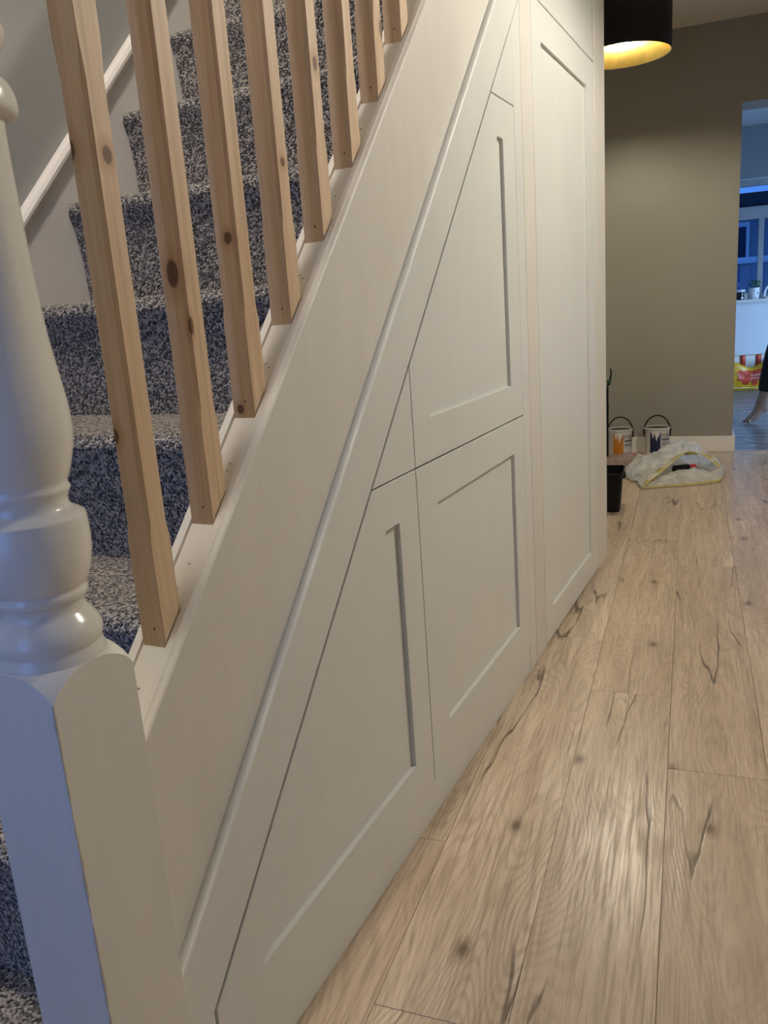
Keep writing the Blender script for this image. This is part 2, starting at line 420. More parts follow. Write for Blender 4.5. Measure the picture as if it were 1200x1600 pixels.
def sweep(bm, sec, c, y0, y1):
    """section points (x, vertical offset) swept along the stair pitch line z = SL*y + c"""
    A = [bm.verts.new((x, y0, SL*y0+c+d)) for x, d in sec]; B = [bm.verts.new((x, y1, SL*y1+c+d)) for x, d in sec]
    n = len(sec)
    bm.faces.new(A[::-1]); bm.faces.new(B)
    for i in range(n): bm.faces.new((A[i], A[(i+1) % n], B[(i+1) % n], B[i]))
    return bm
RC = -0.0567                 # line of the base-rail surface
part('outer_string', sweep(bmesh.new(), [(XS, -0.010), (XS, -0.31), (-0.640, -0.31), (-0.640, -0.010)], RC, 0.575, 2.9), 'cream', stairs)
rail = part('base_rail', sweep(bmesh.new(), [(-0.6085, -0.030), (-0.6085, -0.007), (-0.6100, -0.0035), (-0.6150, 0.0005), (-0.6165, 0.0030), (-0.6250, 0.0040), (-0.6262, 0.0),
    (-0.6600, 0.0), (-0.6605, 0.006), (-0.6720, 0.006), (-0.6740, 0.003), (-0.6740, -0.055), (-0.640, -0.055), (-0.640, -0.030)], RC, 0.575, 2.9), 'cream', stairs)
hm = plain('nail_hole_dark', (0.16, 0.11, 0.07), 0.8)
for (y, dx) in [(0.635, 0.016), (0.745, 0.014), (0.722, 0.018), (0.846, 0.012), (0.833, 0.020), (0.838, 0.013), (0.816, 0.015), (0.955, 0.010), (0.960, 0.018), (0.935, 0.014), (1.07, 0.012), (1.075, 0.02), (1.18, 0.015), (1.19, 0.012), (1.172, 0.018), (1.30, 0.014)]:
    bm = bmesh.new(); ballm(bm, (-0.626-dx, y, SL*y+RC+0.0001), 0.0019, (1, 1, 0.35), 1)
    obj('nail_hole', bm, hm, rail)
ws = part('wall_string', sweep(bmesh.new(), [(XL, 0), (XL+0.013, 0), (XL+0.013, -0.046), (XL+0.013, -0.42), (XL, -0.42)], -0.153, 0.25, 3.3), 'skirt', stairs)
obj('moulding', sweep(bmesh.new(), [(XL+0.001, 0.002), (XL+0.010, 0.002), (XL+0.020, -0.003), (XL+0.0255, -0.013), (XL+0.0255, -0.022), (XL+0.020, -0.031), (XL+0.0175, -0.033), (XL+0.0175, -0.041), (XL+0.014, -0.045), (XL+0.001, -0.045)], -0.153, 0.25, 3.3), 'skirt', ws)

# newel post ---------------------------------------------------------
NX, NYC, NH = -0.6405, 0.527, 0.0525
newel = empty('newel_post', (NX, NYC, 0))
tag(newel, 'white glossy turned newel post with square base at the foot of the stairs', 'newel post')
prof = [(0.0520, 0.6853), (0.0513, 0.690), (0.0493, 0.6972), (0.0505, 0.7005), (0.0518, 0.7088), (0.0493, 0.7178), (0.0443, 0.7255), (0.0400, 0.7310), (0.0388, 0.7356), (0.0399, 0.7415),
 (0.0430, 0.7450), (0.0440, 0.7501), (0.0422, 0.7545), (0.0448, 0.7589), (0.0494, 0.7697), (0.0529, 0.7856), (0.0541, 0.8004), (0.0536, 0.8164), (0.0530, 0.8230), (0.0520, 0.8245), (0.0477, 0.8277), (0.0408, 0.8319),
 (0.0390, 0.8391), (0.0408, 0.8445), (0.0431, 0.8496), (0.0412, 0.8558), (0.0455, 0.8664), (0.0508, 0.8862), (0.0531, 0.9044), (0.0528, 0.9250), (0.0501, 0.9491), (0.0456, 0.9847), (0.0432, 1.0151), (0.0412, 1.0544),
 (0.0395, 1.0996), (0.0386, 1.1350), (0.0384, 1.1594), (0.0390, 1.1697), (0.0431, 1.1712), (0.0494, 1.1753), (0.0512, 1.1799), (0.0508, 1.1880), (0.0494, 1.1941), (0.0456, 1.2016), (0.0402, 1.2055), (0.0395, 1.215),
 (0.0439, 1.2274), (0.0464, 1.2304), (0.0498, 1.2374), (0.0496, 1.2437), (0.0450, 1.256), (0.0420, 1.27), (0.046, 1.29), (0.052, 1.30), (0.052, 1.32), (0.04, 1.35), (0.02, 1.37)]
# densify the turned profile
dp = []
for i in range(len(prof)-1):
    p0, p1, p2, p3 = (prof[max(i-1, 0)], prof[i], prof[i+1], prof[min(i+2, len(prof)-1)])
    for s_ in range(3):
        t = s_/3
        q = [0.5*((2*p1[j])+(-p0[j]+p2[j])*t+(2*p0[j]-5*p1[j]+4*p2[j]-p3[j])*t*t+(-p0[j]+3*p1[j]-3*p2[j]+p3[j])*t**3) for j in (0, 1)]
        dp.append((q[0], q[1]))
dp.append(prof[-1])
part('turned_shaft', lathe(bmesh.new(), dp, (NX, NYC), 64), 'gloss', newel, smooth=True)
zr = [(0.0, 0.2), (0.3, 0.2), (0.6, 0.2), (0.640, 0.078), (0.650, 0.0765), (0.6593, 0.0744), (0.6630, 0.0730), (0.667, 0.0711), (0.671, 0.0682), (0.6752, 0.0647), (0.679, 0.0606), (0.6824, 0.0564), (0.6845, 0.0535), (0.6858, 0.0518)]
def cove_r(z):
    for (z0, r0), (z1, r1) in zip(zr[3:], zr[4:]):
        if z <= z1: return r0+(r1-r0)*(z-z0)/(z1-z0)
    return zr[-1][1]
def cove_z(r):                # height where the cove reaches radius r
    lo, hi = zr[3][0], zr[-1][0]
    for _ in range(40):
        m_ = (lo+hi)/2
        if cove_r(m_) > r: lo = m_
        else: hi = m_
    return lo
bm = bmesh.new(); SEG = 96; NR = 10
rings = [[] for _ in range(3+NR)]
for k in range(SEG):
    t = 2*math.pi*k/SEG
    br = NH/max(abs(math.cos(t)), abs(math.sin(t)))
    zs_ = cove_z(br)
    col_ = [(br, 0.0), (br, 0.35), (br, zs_)]+[(min(br, cove_r(zs_+(zr[-1][0]-zs_)*q/NR)), zs_+(zr[-1][0]-zs_)*q/NR) for q in range(1, NR+1)]
    for ring, (q, z) in zip(rings, col_): ring.append(bm.verts.new((NX+q*math.cos(t), NYC+q*math.sin(t), z)))
for A, B in zip(rings, rings[1:]):
    for k in range(SEG): bm.faces.new((A[k], A[(k+1) % SEG], B[(k+1) % SEG], B[k]))
bm.faces.new(rings[0][::-1]); bm.faces.new(rings[-1])
def worn_gloss():
    m = M['gloss'].copy(); m.name = 'white_gloss_worn_corner'; nt = m.node_tree; b = nt.nodes['Principled BSDF']
    src = b.inputs['Base Color'].links[0].from_socket
    tc = N(nt, 'ShaderNodeTexCoord'); sp = N(nt, 'ShaderNodeSeparateXYZ'); nt.links.new(tc.outputs['Object'], sp.inputs[0])
    dx = mathn(nt, 'ABSOLUTE', mathn(nt, 'SUBTRACT', sp.outputs[0], NX+NH)); dy_ = mathn(nt, 'ABSOLUTE', mathn(nt, 'SUBTRACT', sp.outputs[1], NYC-NH))
    d = mathn(nt, 'ADD', dx, dy_)
    nz = N(nt, 'ShaderNodeTexNoise', ins={'Vector': mapping(nt, tc.outputs['Object'], (150, 150, 45)), 'Scale': 1.0, 'Detail': 6.0})
    f = mathn(nt, 'ADD', mathn(nt, 'MULTIPLY', d, 200.0), mathn(nt, 'MULTIPLY', mathn(nt, 'SUBTRACT', nz.outputs[0], 0.5), 1.6))
    c = mix(nt, ramp(nt, f, [(0.18, (0.6,)*3), (0.45, (0,)*3)]), src, (0.30, 0.25, 0.185))
    nt.links.new(c, b.inputs['Base Color'])
    return m
o = part('base_block', bm, worn_gloss(), newel, smooth=True)
md = o.modifiers.new('es', 'EDGE_SPLIT'); md.split_angle = math.radians(25)

# balusters ----------------------------------------------------------
BXR, BW, BD, BY0, BYS = -0.6265, 0.0335, 0.0325, 0.6703, 0.1128
def baluster_bm(h=0.905):
    """origin: bottom of the front right corner; square ends, chamfered between the stops"""
    bm = bmesh.new()
    zs = [0, 0.125, 0.145, 0.600, 0.640, h]
    ch = [0.0006, 0.0006, 0.0038, 0.0038, 0.0006, 0.0006]
    rings = []
    for z, c in zip(zs, ch):
        o_ = 0.0
        pts = [(-c, 0), (0, c), (0, BD-c), (-c, BD), (-BW+c, BD), (-BW, BD-c), (-BW, c), (-BW+c, 0)]
        rings.append([bm.verts.new((x, y, z + (y*SL if z in (0, h) else 0))) for x, y in pts])
    for A, B in zip(rings, rings[1:]):
        for k in range(8): bm.faces.new((A[k], A[(k+1) % 8], B[(k+1) % 8], B[k]))
    bm.faces.new(rings[0][::-1]); bm.faces.new(rings[-1])
    return bm
bal_knots = [
 [(-0.0335, 0.0, 0.536, 0.010, 1.35), (0.0, 0.018, 0.530, 0.0075, 1.35), (-0.031, 0.0, 0.245, 0.0085, 1.3)],
 [(-0.014, 0.0, 0.300, 0.0095, 1.9), (0.0, 0.005, 0.24, 0.004, 3)],
 [(-0.012, 0.0, 0.228, 0.0068, 1.25), (-0.022, 0.0, 0.012, 0.006, 1.2)],
 [(0.0, 0.016, 0.215, 0.0055, 1.2)],
 [(0.0, 0.017, 0.245, 0.0065, 1.7)],
 [(-0.02, 0.0, 0.33, 0.0045, 1.5)],
 [(0.0, 0.030, 0.115, 0.009, 1.8)],
 [(-0.01, 0.0, 0.30, 0.005, 1.5)]]
bal_words = ['bare pine stair baluster nearest the white newel post, with dark knots',
 'second bare pine baluster from the newel post, large brown knot on its front',
 'third bare pine baluster from the newel post, single round knot halfway up',
 'fourth bare pine baluster from the newel post, pale with a small side knot',
 'fifth bare pine baluster from the newel post, long knot on its side',
 'sixth bare pine baluster from the newel post, nearly clear wood',
 'seventh bare pine baluster from the newel post, dark knot near its foot',
 'last and highest bare pine baluster in view, farthest from the newel post']
bm = baluster_bm(); bmesh.ops.recalc_face_normals(bm, faces=bm.faces[:])
bm_src = D.meshes.new('baluster_stick'); bm.to_mesh(bm_src); bm.free()
nail = plain('nail_head_steel', (0.05, 0.045, 0.04), 0.5, 0.6)
nm = bmesh.new(); ballm(nm, (0, 0, 0), 0.0018, (1, 0.4, 0.75), 1); nail_me = D.meshes.new('nail_head'); nm.to_mesh(nail_me); nm.free(); nail_me.materials.append(nail)
for k in range(8):
    y = BY0+BYS*k
    root = empty('baluster', (BXR, y, SL*y+RC))
    tag(root, bal_words[k], 'baluster', 'pine balusters along the staircase')
    me = bm_src.copy(); me.materials.append(pine('pine_%d' % k, k*3.1+1, bal_knots[k]))
    obj('stick', me, None, root)
    n = obj('nail_head', nail_me, None, root); n.location = (-0.013, -0.0002, 0.022)

# ------------------------------------------------------------------ understairs cupboards
def bev(o, wd=0.0012):
    m_ = o.modifiers.new('bevel', 'BEVEL'); m_.width = wd; m_.segments = 2; m_.limit_method = 'ANGLE'; m_.angle_limit = math.radians(40)
    return o
DEP = 0.0085
def panel_door(name, outer, inner, parent, label=None, mat='cupboard'):
    """door with a routed recess: outer and inner polygons in (y, z)"""
    bm = bmesh.new()
    def ring(p, x): return [bm.verts.new((x, q[0], q[1])) for q in p]
    of, ob, nf, nb = ring(outer, X0), ring(outer, X0-0.018), ring(inner, X0), ring(inner, X0-0.018)
    def walls(A, B):
        n = len(A)
        for i in range(n): bm.faces.new((A[i], A[(i+1) % n], B[(i+1) % n], B[i]))
    walls(of, ob); walls(nf, nb)
    for A, B in ((of, nf), (ob, nb)):
        es = []
        for L in (A, B):
            for i in range(len(L)): es.append(bm.edges.get((L[i], L[(i+1) % len(L)])))
        bmesh.ops.triangle_fill(bm, edges=es, use_beauty=True)
    bmesh.ops.dissolve_limit(bm, angle_limit=0.001, verts=bm.verts[:], edges=bm.edges[:])
    o = part(name, bm, mat, parent); bev(o, 0.0010)
    if label: o['label'] = label
    pb = bmesh.new(); prism_x(pb, inner, X0-0.017, X0-DEP)
    obj('recessed_panel', pb, mat, o)
    return o
def slab(name, poly, parent, mat='cupboard', x1=X0, x0=X0-0.018, b=0.0012):
    o = part(name, prism_x(bmesh.new(), poly, x0, x1), mat, parent)
    if b: bev(o, b)
    return o
CD, CL_ = -0.4752, -0.3389     # diagonal gap line, top ledge line of the sloped frame
g_ = 0.0016
dz = lambda y, c: SL*y+c
dy = lambda z, c: (z-c)/SL
low = empty('understairs_cupboard', (X0-0.01, 1.30, 0))
tag(low, 'white painted understairs cupboard with sloping frame and shaker doors below the stair string', 'cupboard')
DGAP = 0.0045                 # sloping gap, measured vertically
slab('sloped_frame', [(0.581, 0.0), (0.631, 0.0), (0.631, dz(0.631, CD)), (2.088, dz(2.088, CD)), (2.088, dz(2.088, CL_)), (0.581, dz(0.581, CL_))], low, b=0.0038)
slab('plinth', [(0.6335, 0.0), (2.024, 0.0), (2.024, 0.0725), (0.6335, 0.0725)], low, x1=X0-0.0015)
cc = CD-DGAP
panel_door('door', [(0.6345, 0.0745), (1.3305, 0.0745), (1.3305, 0.7065), (dy(0.7065, cc), 0.7065), (0.6345, dz(0.6345, cc))],
           [(0.735, 0.154), (1.249, 0.154), (1.249, 0.6285), (dy(0.6285, -0.6005), 0.6285)], low, 'lower left triangular door with a recessed panel')
panel_door('door', [(1.3335, 0.0745), (2.0225, 0.0745), (2.0225, 0.7045), (1.3335, 0.7055)],
           [(1.428, 0.162), (1.937, 0.162), (1.937, 0.6225), (1.428, 0.6225)], low, 'lower square door with a recessed panel')
panel_door('door', [(1.3335, 0.7095), (2.0225, 0.7080), (2.0225, 1.4290), (dy(1.4290, cc), 1.4290), (1.3335, dz(1.3335, cc))],
           [(1.4165, 0.791), (1.930, 0.791), (1.930, 1.347), (dy(1.347, -0.598), 1.347), (1.4165, dz(1.4165, -0.598))], low, 'upper sloping door with a recessed panel')
slab('infill_panel', [(1.3305, 0.7095), (1.3305, dz(1.3305, cc)), (dy(0.7095, cc), 0.7095)], low)
slab('infill_panel', [(2.0235, 1.4320), (2.0235, dz(2.0235, cc+0.003)), (dy(1.4320, cc), 1.4320)], low)
slab('stile', [(2.0240, 0.0), (2.0885, 0.0), (2.0885, dz(2.0885, CD)+0.0), (2.0240, dz(2.0240, CD)-0.001)], low)
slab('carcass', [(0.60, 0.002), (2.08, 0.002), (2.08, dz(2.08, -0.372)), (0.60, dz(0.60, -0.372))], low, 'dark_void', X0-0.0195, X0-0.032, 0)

tall = empty('tall_cupboard', (X0-0.01, 2.60, 0))
tag(tall, 'tall white painted cupboard door and posts at the high end of the stairs', 'cupboard')
slab('post', [(2.0895, 0.0), (2.1880, 0.0), (2.1880, CEIL), (2.0895, CEIL)], tall, 'strip', x1=X0+0.0005)
slab('post', [(2.9400, 0.0), (3.1050, 0.0), (3.1050, CEIL), (2.9400, CEIL)], tall, 'strip', x0=X0-0.024, x1=X0+0.002, b=0.003)
panel_door('door', [(2.1925, 0.006), (2.9355, 0.006), (2.9355, 1.714), (2.1925, 1.714)],
           [(2.282, 0.097), (2.826, 0.097), (2.826, 1.627), (2.282, 1.627)], tall, 'tall door with one long recessed panel')
slab('head_rail', [(2.1890, 1.7165), (2.9390, 1.7165), (2.9390, 1.739), (2.1890, 1.739)], tall, x1=X0+0.001, b=0.003)
slab('over_panel', [(2.1890, 1.740), (2.9390, 1.740), (2.9390, CEIL), (2.1890, CEIL)], tall, x1=X0-0.004)
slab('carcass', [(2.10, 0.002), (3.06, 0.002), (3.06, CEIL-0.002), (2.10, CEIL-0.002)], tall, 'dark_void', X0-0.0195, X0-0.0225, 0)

# ------------------------------------------------------------------ pendant lamps
M['shade_black'] = plain('black_drum_shade', (0.012, 0.011, 0.010), 0.7, spec=0.2)
M['gold'] = plain('gold_foil_lining', (0.86, 0.62, 0.16), 0.32, 1.0, var=0.10, scale=25, bmp=0.2)
M['cord_white'] = plain('lamp_cord', (0.6, 0.58, 0.54), 0.5)
bulb_near = emis('warm_bulb_near', (1.0, 0.935, 0.82), NEAR_BULB)
bulb_far = emis('warm_bulb_far', (1.0, 0.90, 0.72), FAR_BULB)
def pendant(loc, label, drop=0.0, bm_=None):
    x, y, z = loc
    root = empty('pendant_lamp', (x, y, z)); tag(root, label, 'lamp', 'black drum pendants along the hall ceiling')
    r, h = 0.210, 0.285
    o = obj('shade', lathe(bmesh.new(), [(r, 0), (r+0.0015, 0.002), (r+0.0015, h-0.002), (r, h), (r-0.0015, h-0.001), (r-0.0012, 0.001), (r, 0)], (0, 0), 72, cap=False), 'shade_black', root, True)
    obj('lining', lathe(bmesh.new(), [(r-0.0022, 0.0015), (r-0.0022, h-0.0015), (r-0.0030, h-0.0015), (r-0.0030, 0.0015), (r-0.0022, 0.0015)], (0, 0), 72, cap=False), 'gold', o, True)
    obj('bulb', lathe(bmesh.new(), [(0.004, 0.038), (0.016, 0.041), (0.026, 0.052), (0.030, 0.068), (0.026, 0.085), (0.017, 0.100), (0.013, 0.115)], (0, 0), 24), bm_, root, True).location.z = -drop
    obj('lamp_holder', lathe(bmesh.new(), [(0.015, 0.113), (0.019, 0.116), (0.019, 0.165), (0.008, 0.175)], (0, 0), 20), 'cord_white', root, True).location.z = -drop
    sp = bmesh.new()
    for k in range(3):
        t = 2*math.pi*k/3+0.3
        tube(sp, [(0.017*math.cos(t), 0.017*math.sin(t), 0.14), (0.10*math.cos(t), 0.10*math.sin(t), h-0.02), ((r-0.003)*math.cos(t), (r-0.003)*math.sin(t), h-0.003)], 0.0015, 6)
    obj('spider_fitting', sp, 'cord_white', root)
    obj('cord', tube(bmesh.new(), [(0, 0, 0.17-drop), (0, 0, CEIL-z-0.01)], 0.003, 8), 'cord_white', root)
    obj('ceiling_rose', lathe(bmesh.new(), [(0.012, CEIL-z-0.035), (0.04, CEIL-z-0.02), (0.045, CEIL-z-0.001)], (0, 0), 24), 'cord_white', root, True)
pendant((-0.712, 4.14, 2.016), 'black drum pendant lamp with gold lining hanging before the taupe wall', 0.012, bulb_far)
pendant((0.50, 2.30, 2.08), 'assumed nearer black drum pendant lamp, out of view above the hall opposite the tall cupboard', 0.016, bulb_near)  # unseen lamp, assumed from the shading on the cupboard fronts
# assumed globe lamp over the stairwell, added well above the frame to light stairs
gl = empty('assumed_stairwell_lamp', (-0.71, 0.60, 4.05)); tag(gl, 'assumed white globe lamp hanging high over the staircase, out of view', 'lamp')
bm = bmesh.new(); ballm(bm, (0, 0, 0), 0.11, (1, 1, 1), 3); obj('globe', bm, emis('lit_opal_globe', (1.0, 0.89, 0.76), STAIR_LAMP), gl, True)
obj('cord', tube(bmesh.new(), [(0, 0, 0.10), (0, 0, 0.70)], 0.004, 8), 'cord_white', gl)

# ------------------------------------------------------------------ things on the hall floor (house grid: x=v, y=u)
def gempty(name, v, u, z=0.0, rz=0.0):
    return empty(name, W(u, v, z), PA+rz)
M['black_plastic'] = plain('black_plastic', (0.004, 0.004, 0.0045), 0.45, spec=0.25)
M['can_white'] = plain('can_white_plastic', (0.66, 0.64, 0.62), 0.4)
M['can_inside'] = plain('can_dark_inside', (0.06, 0.06, 0.05), 0.6)
M['orange_print'] = plain('orange_label_print', (0.52, 0.20, 0.02), 0.45)
M['navy_print'] = plain('navy_label_print', (0.012, 0.018, 0.055), 0.45)
M['maroon_print'] = plain('maroon_lettering', (0.16, 0.015, 0.06), 0.5)
M['grey_print'] = plain('grey_small_print', (0.10, 0.10, 0.11), 0.5)

def text_mesh(txt, size):
    cu = D.curves.new('t', 'FONT'); cu.body = txt; cu.size = size; cu.align_x = 'CENTER'; cu.align_y = 'CENTER'; cu.resolution_u = 2
    o = D.objects.new('t', cu); COL.objects.link(o)
    dg = bpy.context.evaluated_depsgraph_get(); dg.update()
    me = D.meshes.new_from_object(o.evaluated_get(dg))
    D.objects.remove(o, do_unlink=True); D.curves.remove(cu)
    me.materials.clear()
    return me
def patch(bm, r, a0, a1, z0, z1, n=10, wob=None):
    """curved patch on a can; angles in degrees to the right of straight at the viewer"""
    L = []
    for i in range(n+1):
        t = math.radians(-90+a0+(a1-a0)*i/n)
        zb, zt = z0, z1
        if wob: zb, zt = wob(i/n, z0, z1)
        L.append((bm.verts.new((r*math.cos(t), r*math.sin(t), zb)), bm.verts.new((r*math.cos(t), r*math.sin(t), zt))))
    for A, B in zip(L, L[1:]): bm.faces.new((A[0], B[0], B[1], A[1]))
    return bm
def paint_can(v, u, colour, label, txt, rz):
    root = gempty('paint_can', v, u, 0, rz); tag(root, label, 'paint can', 'paint cans against the skirting')
    r = 0.0735; h = 0.182
    b = obj('body', lathe(bmesh.new(), [(r-0.006, 0), (r-0.003, 0.003), (r-0.001, h-0.02), (r, h-0.018), (r, h)], (0, 0), 40), 'can_white', root, True)
    b.modifiers.new('es', 'EDGE_SPLIT').split_angle = math.radians(40)
    obj('rim', lathe(bmesh.new(), [(r-0.004, h-0.004), (r+0.002, h-0.006), (r+0.003, h+0.001), (r-0.001, h+0.004), (r-0.006, h+0.002), (r-0.0065, h-0.003)], (0, 0), 40, cap=False), 'can_white', root, True)
    obj('opening', lathe(bmesh.new(), [(r-0.007, h+0.0006), (0.02, h+0.0010)], (0, 0), 30), 'can_inside', root)
    lb = obj('label', patch(bmesh.new(), r+0.0006, -34, 14, 0.012, h-0.022, 12), colour, root)
    dr = bmesh.new()
    for a, wd, l in ((-20, 6, 0.035), (-4, 9, 0.05), (5, 5, 0.028)):
        patch(dr, r+0.0012, a-wd, a+wd, 0, 0, 8, lambda t, z0, z1, l=l: (h-0.023-l*max(0.02, 1-abs(2*t-1)**1.2), h-0.019))
    obj('paint_drip', dr, 'can_white', lb)
    me = text_mesh(txt, 0.030)
    for vv in me.vertices:
        t = math.radians(-90+45)+vv.co.x/r*0.8
        vv.co = Vector(((r+0.0010)*math.cos(t), (r+0.0010)*math.sin(t), h-0.040+vv.co.y))
    obj('lettering', me, 'maroon_print', root)
    sm = bmesh.new()
    for i, (zz, hh) in enumerate(((h-0.070, 0.010), (h-0.088, 0.004), (h-0.097, 0.004))): patch(sm, r+0.0008, 20, 68-4*i, zz, zz+hh, 8)
    obj('small_print', sm, 'grey_print', root)
    pts = [((r+0.004)*math.cos(t), 0.0, h-0.030+0.104*math.sin(t)) for t in [math.pi*k/20 for k in range(21)]]
    obj('handle', tube(bmesh.new(), pts, 0.0042, 8), 'black_plastic', root, True)
    for sgn in (-1, 1):
        bm = bmesh.new(); bx(bm, sgn*(r-0.001)-0.007, sgn*(r-0.001)+0.007, -0.012, 0.012, h-0.052, h-0.012, bevel=0.002); obj('handle_lug', bm, 'black_plastic', root)
    return root
paint_can(-0.392, 5.175, 'orange_print', 'open white paint can with an orange label beside the end post', 'LEYLAND', 0.10)
paint_can(-0.177, 5.215, 'navy_print', 'open white paint can with a dark navy label before the skirting', 'LEYLAND', 0.06)

# black tub
tub = gempty('plastic_tub', -0.40, 3.915, 0, 0.04); tag(tub, 'small black plastic tub half hidden behind the white end post', 'tub')
bm = bmesh.new(); rings = []
for z, sx, sy in [(0.0, 0.100, 0.083), (0.004, 0.104, 0.087), (0.172, 0.117, 0.102), (0.176, 0.122, 0.107), (0.186, 0.123, 0.108), (0.188, 0.117, 0.102), (0.02, 0.102, 0.085)]:
    ring = []
    rc = 0.018
    for (sxn, syn, a0) in ((1, 1, 0), (-1, 1, 90), (-1, -1, 180), (1, -1, 270)):
        for d in (0, 30, 60, 90):
            t = math.radians(a0+d); ring.append(bm.verts.new((sxn*(sx-rc)+rc*math.cos(t), syn*(sy-rc)+rc*math.sin(t), z)))
    rings.append(ring)
for A, B in zip(rings, rings[1:]):
    n = len(A)
    for k in range(n): bm.faces.new((A[k], A[(k+1) % n], B[(k+1) % n], B[k]))
bm.faces.new(rings[0][::-1]); bm.faces.new(rings[-1])
o = obj('body', bm, 'black_plastic', tub)
bev(o, 0.001)
bm = bmesh.new(); bx(bm, 0.110, 0.128, -0.035, 0.035, 0.150, 0.174, bevel=0.004); obj('grip', bm, 'black_plastic', tub)

# crumpled film ------------------------------------------------------
def film(name, col, alpha, rough=0.28, trans=0.4):
    m, nt, b = new_mat(name)
    out = nt.nodes['Material Output']
    b.inputs['Base Color'].default_value = (*col, 1); b.inputs['Roughness'].default_value = rough
    tl = N(nt, 'ShaderNodeBsdfTranslucent', ins={'Color': (*col, 1)})
    tp = N(nt, 'ShaderNodeBsdfTransparent', ins={'Color': (0.97, 0.97, 0.97, 1)})
    m1 = N(nt, 'ShaderNodeMixShader', ins={0: trans, 1: b.outputs[0], 2: tl.outputs[0]})
    tc = N(nt, 'ShaderNodeTexCoord')
    nz = N(nt, 'ShaderNodeTexNoise', ins={'Vector': tc.outputs['Object'], 'Scale': 22.0, 'Detail': 5.0})
    fac = ramp(nt, nz.outputs[0], [(0.35, (max(0, alpha-0.18),)*3), (0.65, (min(1, alpha+0.15),)*3)])
    m2 = N(nt, 'ShaderNodeMixShader', ins={0: fac, 1: m1.outputs[0], 2: tp.outputs[0]})
    nt.links.new(m2.outputs[0], out.inputs[0])
    n2 = N(nt, 'ShaderNodeTexNoise', ins={'Vector': tc.outputs['Object'], 'Scale': 34.0, 'Detail': 4.0, 'Distortion': 1.2})
    bump(nt, b, n2.outputs[0], 0.9, 0.012)
    return m
M['film_white'] = film('milky_plastic_film', (0.90, 0.90, 0.86), 0.26, 0.18)
M['film_pink'] = film('pinkish_plastic_film', (0.62, 0.47, 0.42), 0.40)
M['hem_yellow'] = film('yellow_drawstring', (0.80, 0.70, 0.28), 0.05)

def resample(loop, n):
    P = [Vector(p) for p in loop]; L = [(P[(i+1) % len(P)]-P[i]).length for i in range(len(P))]
    T = sum(L); out = []
    for k in range(n):
        d = T*k/n; i = 0
        while d > L[i] and i < len(L)-1: d -= L[i]; i += 1
        out.append(P[i].lerp(P[(i+1) % len(P)], d/L[i]))
    return out
def anchored(loop, per):
    """same number of points between the given anchor points of every loop"""
    out = []
    for i in range(len(loop)):
        a, b_ = Vector(loop[i]), Vector(loop[(i+1) % len(loop)])
        for k in range(per): out.append(a.lerp(b_, k/per))
    return out
def smooth_loop(pts, it, keep=()):
    n = len(pts)
    for _ in range(it):
        pts = [pts[i] if i in keep else (pts[i-1]+pts[i]*2+pts[(i+1) % n])/4 for i in range(n)]
    return pts
BV, BU = -0.05, 4.60          # base point of the bag in the grid
def lp(*a): return [Vector((v-BV, u-BU, z)) for v, u, z in a]
PER = 9
mouth = anchored(lp((-0.225, 4.315, 0.004), (-0.02, 4.385, 0.004), (0.165, 4.47, 0.005), (0.180, 4.60, 0.030), (0.095, 4.68, 0.098), (0.010, 4.665, 0.142), (-0.055, 4.56, 0.105), (-0.135, 4.44, 0.055)), PER)
ringA = anchored(lp((-0.290, 4.43, 0.004), (-0.02, 4.485, 0.068), (0.150, 4.56, 0.055), (0.190, 4.66, 0.045), (0.085, 4.74, 0.110), (-0.010, 4.70, 0.140), (-0.110, 4.62, 0.118), (-0.215, 4.52, 0.085)), PER)
ringB = anchored(lp((-0.335, 4.60, 0.003), (-0.05, 4.62, 0.003), (0.160, 4.66, 0.003), (0.165, 4.74, 0.035), (0.060, 4.82, 0.125), (-0.040, 4.82, 0.172), (-0.150, 4.70, 0.112), (-0.285, 4.62, 0.095)), PER)
ringC = anchored(lp((-0.320, 4.74, 0.003), (-0.08, 4.76, 0.003), (0.09, 4.78, 0.003), (0.095, 4.84, 0.030), (0.020, 4.90, 0.110), (-0.070, 4.92, 0.155), (-0.160, 4.84, 0.09), (-0.275, 4.76, 0.07)), PER)
ringD = anchored(lp((-0.20, 4.90, 0.003), (-0.10, 4.92, 0.003), (-0.01, 4.93, 0.003), (0.0, 4.95, 0.02), (-0.04, 4.97, 0.05), (-0.09, 4.98, 0.06), (-0.14, 4.96, 0.05), (-0.19, 4.92, 0.03)), PER)
keys = [smooth_loop(mouth, 4, keep=(0,)), smooth_loop(ringA, 5), smooth_loop(ringB, 6), smooth_loop(ringC, 6), smooth_loop(ringD, 6)]
bm = bmesh.new(); rows = []; SUB = 7
for i in range(len(keys)-1):
    for s_ in range(SUB + (1 if i == len(keys)-2 else 0)):
        t = s_/SUB
        k0, k1, k2, k3 = keys[max(i-1, 0)], keys[i], keys[i+1], keys[min(i+2, len(keys)-1)]
        row = []
        for a, b_, c, d in zip(k0, k1, k2, k3):
            p = 0.5*((2*b_)+(-a+c)*t+(2*a-5*b_+4*c-d)*t*t+(-a+3*b_-3*c+d)*t**3)
            amt = min(1.0, (i+t)*1.2)*0.026+0.002
            q = p*16
            off = noise.noise_vector(q)*amt+noise.noise_vector(q*2.7)*amt*0.55
            p = p+off; p.z = max(0.002, p.z)
            row.append(bm.verts.new(p))
        rows.append(row)
nn = len(rows[0])
for A, B in zip(rows, rows[1:]):
    for k in range(nn): bm.faces.new((A[k], A[(k+1) % nn], B[(k+1) % nn], B[k]))
bm.faces.new(rows[-1])
hem_line = [v.co.copy() for v in rows[0]]; hem_in = smooth_loop([v.co.copy() for v in rows[3]], 6)
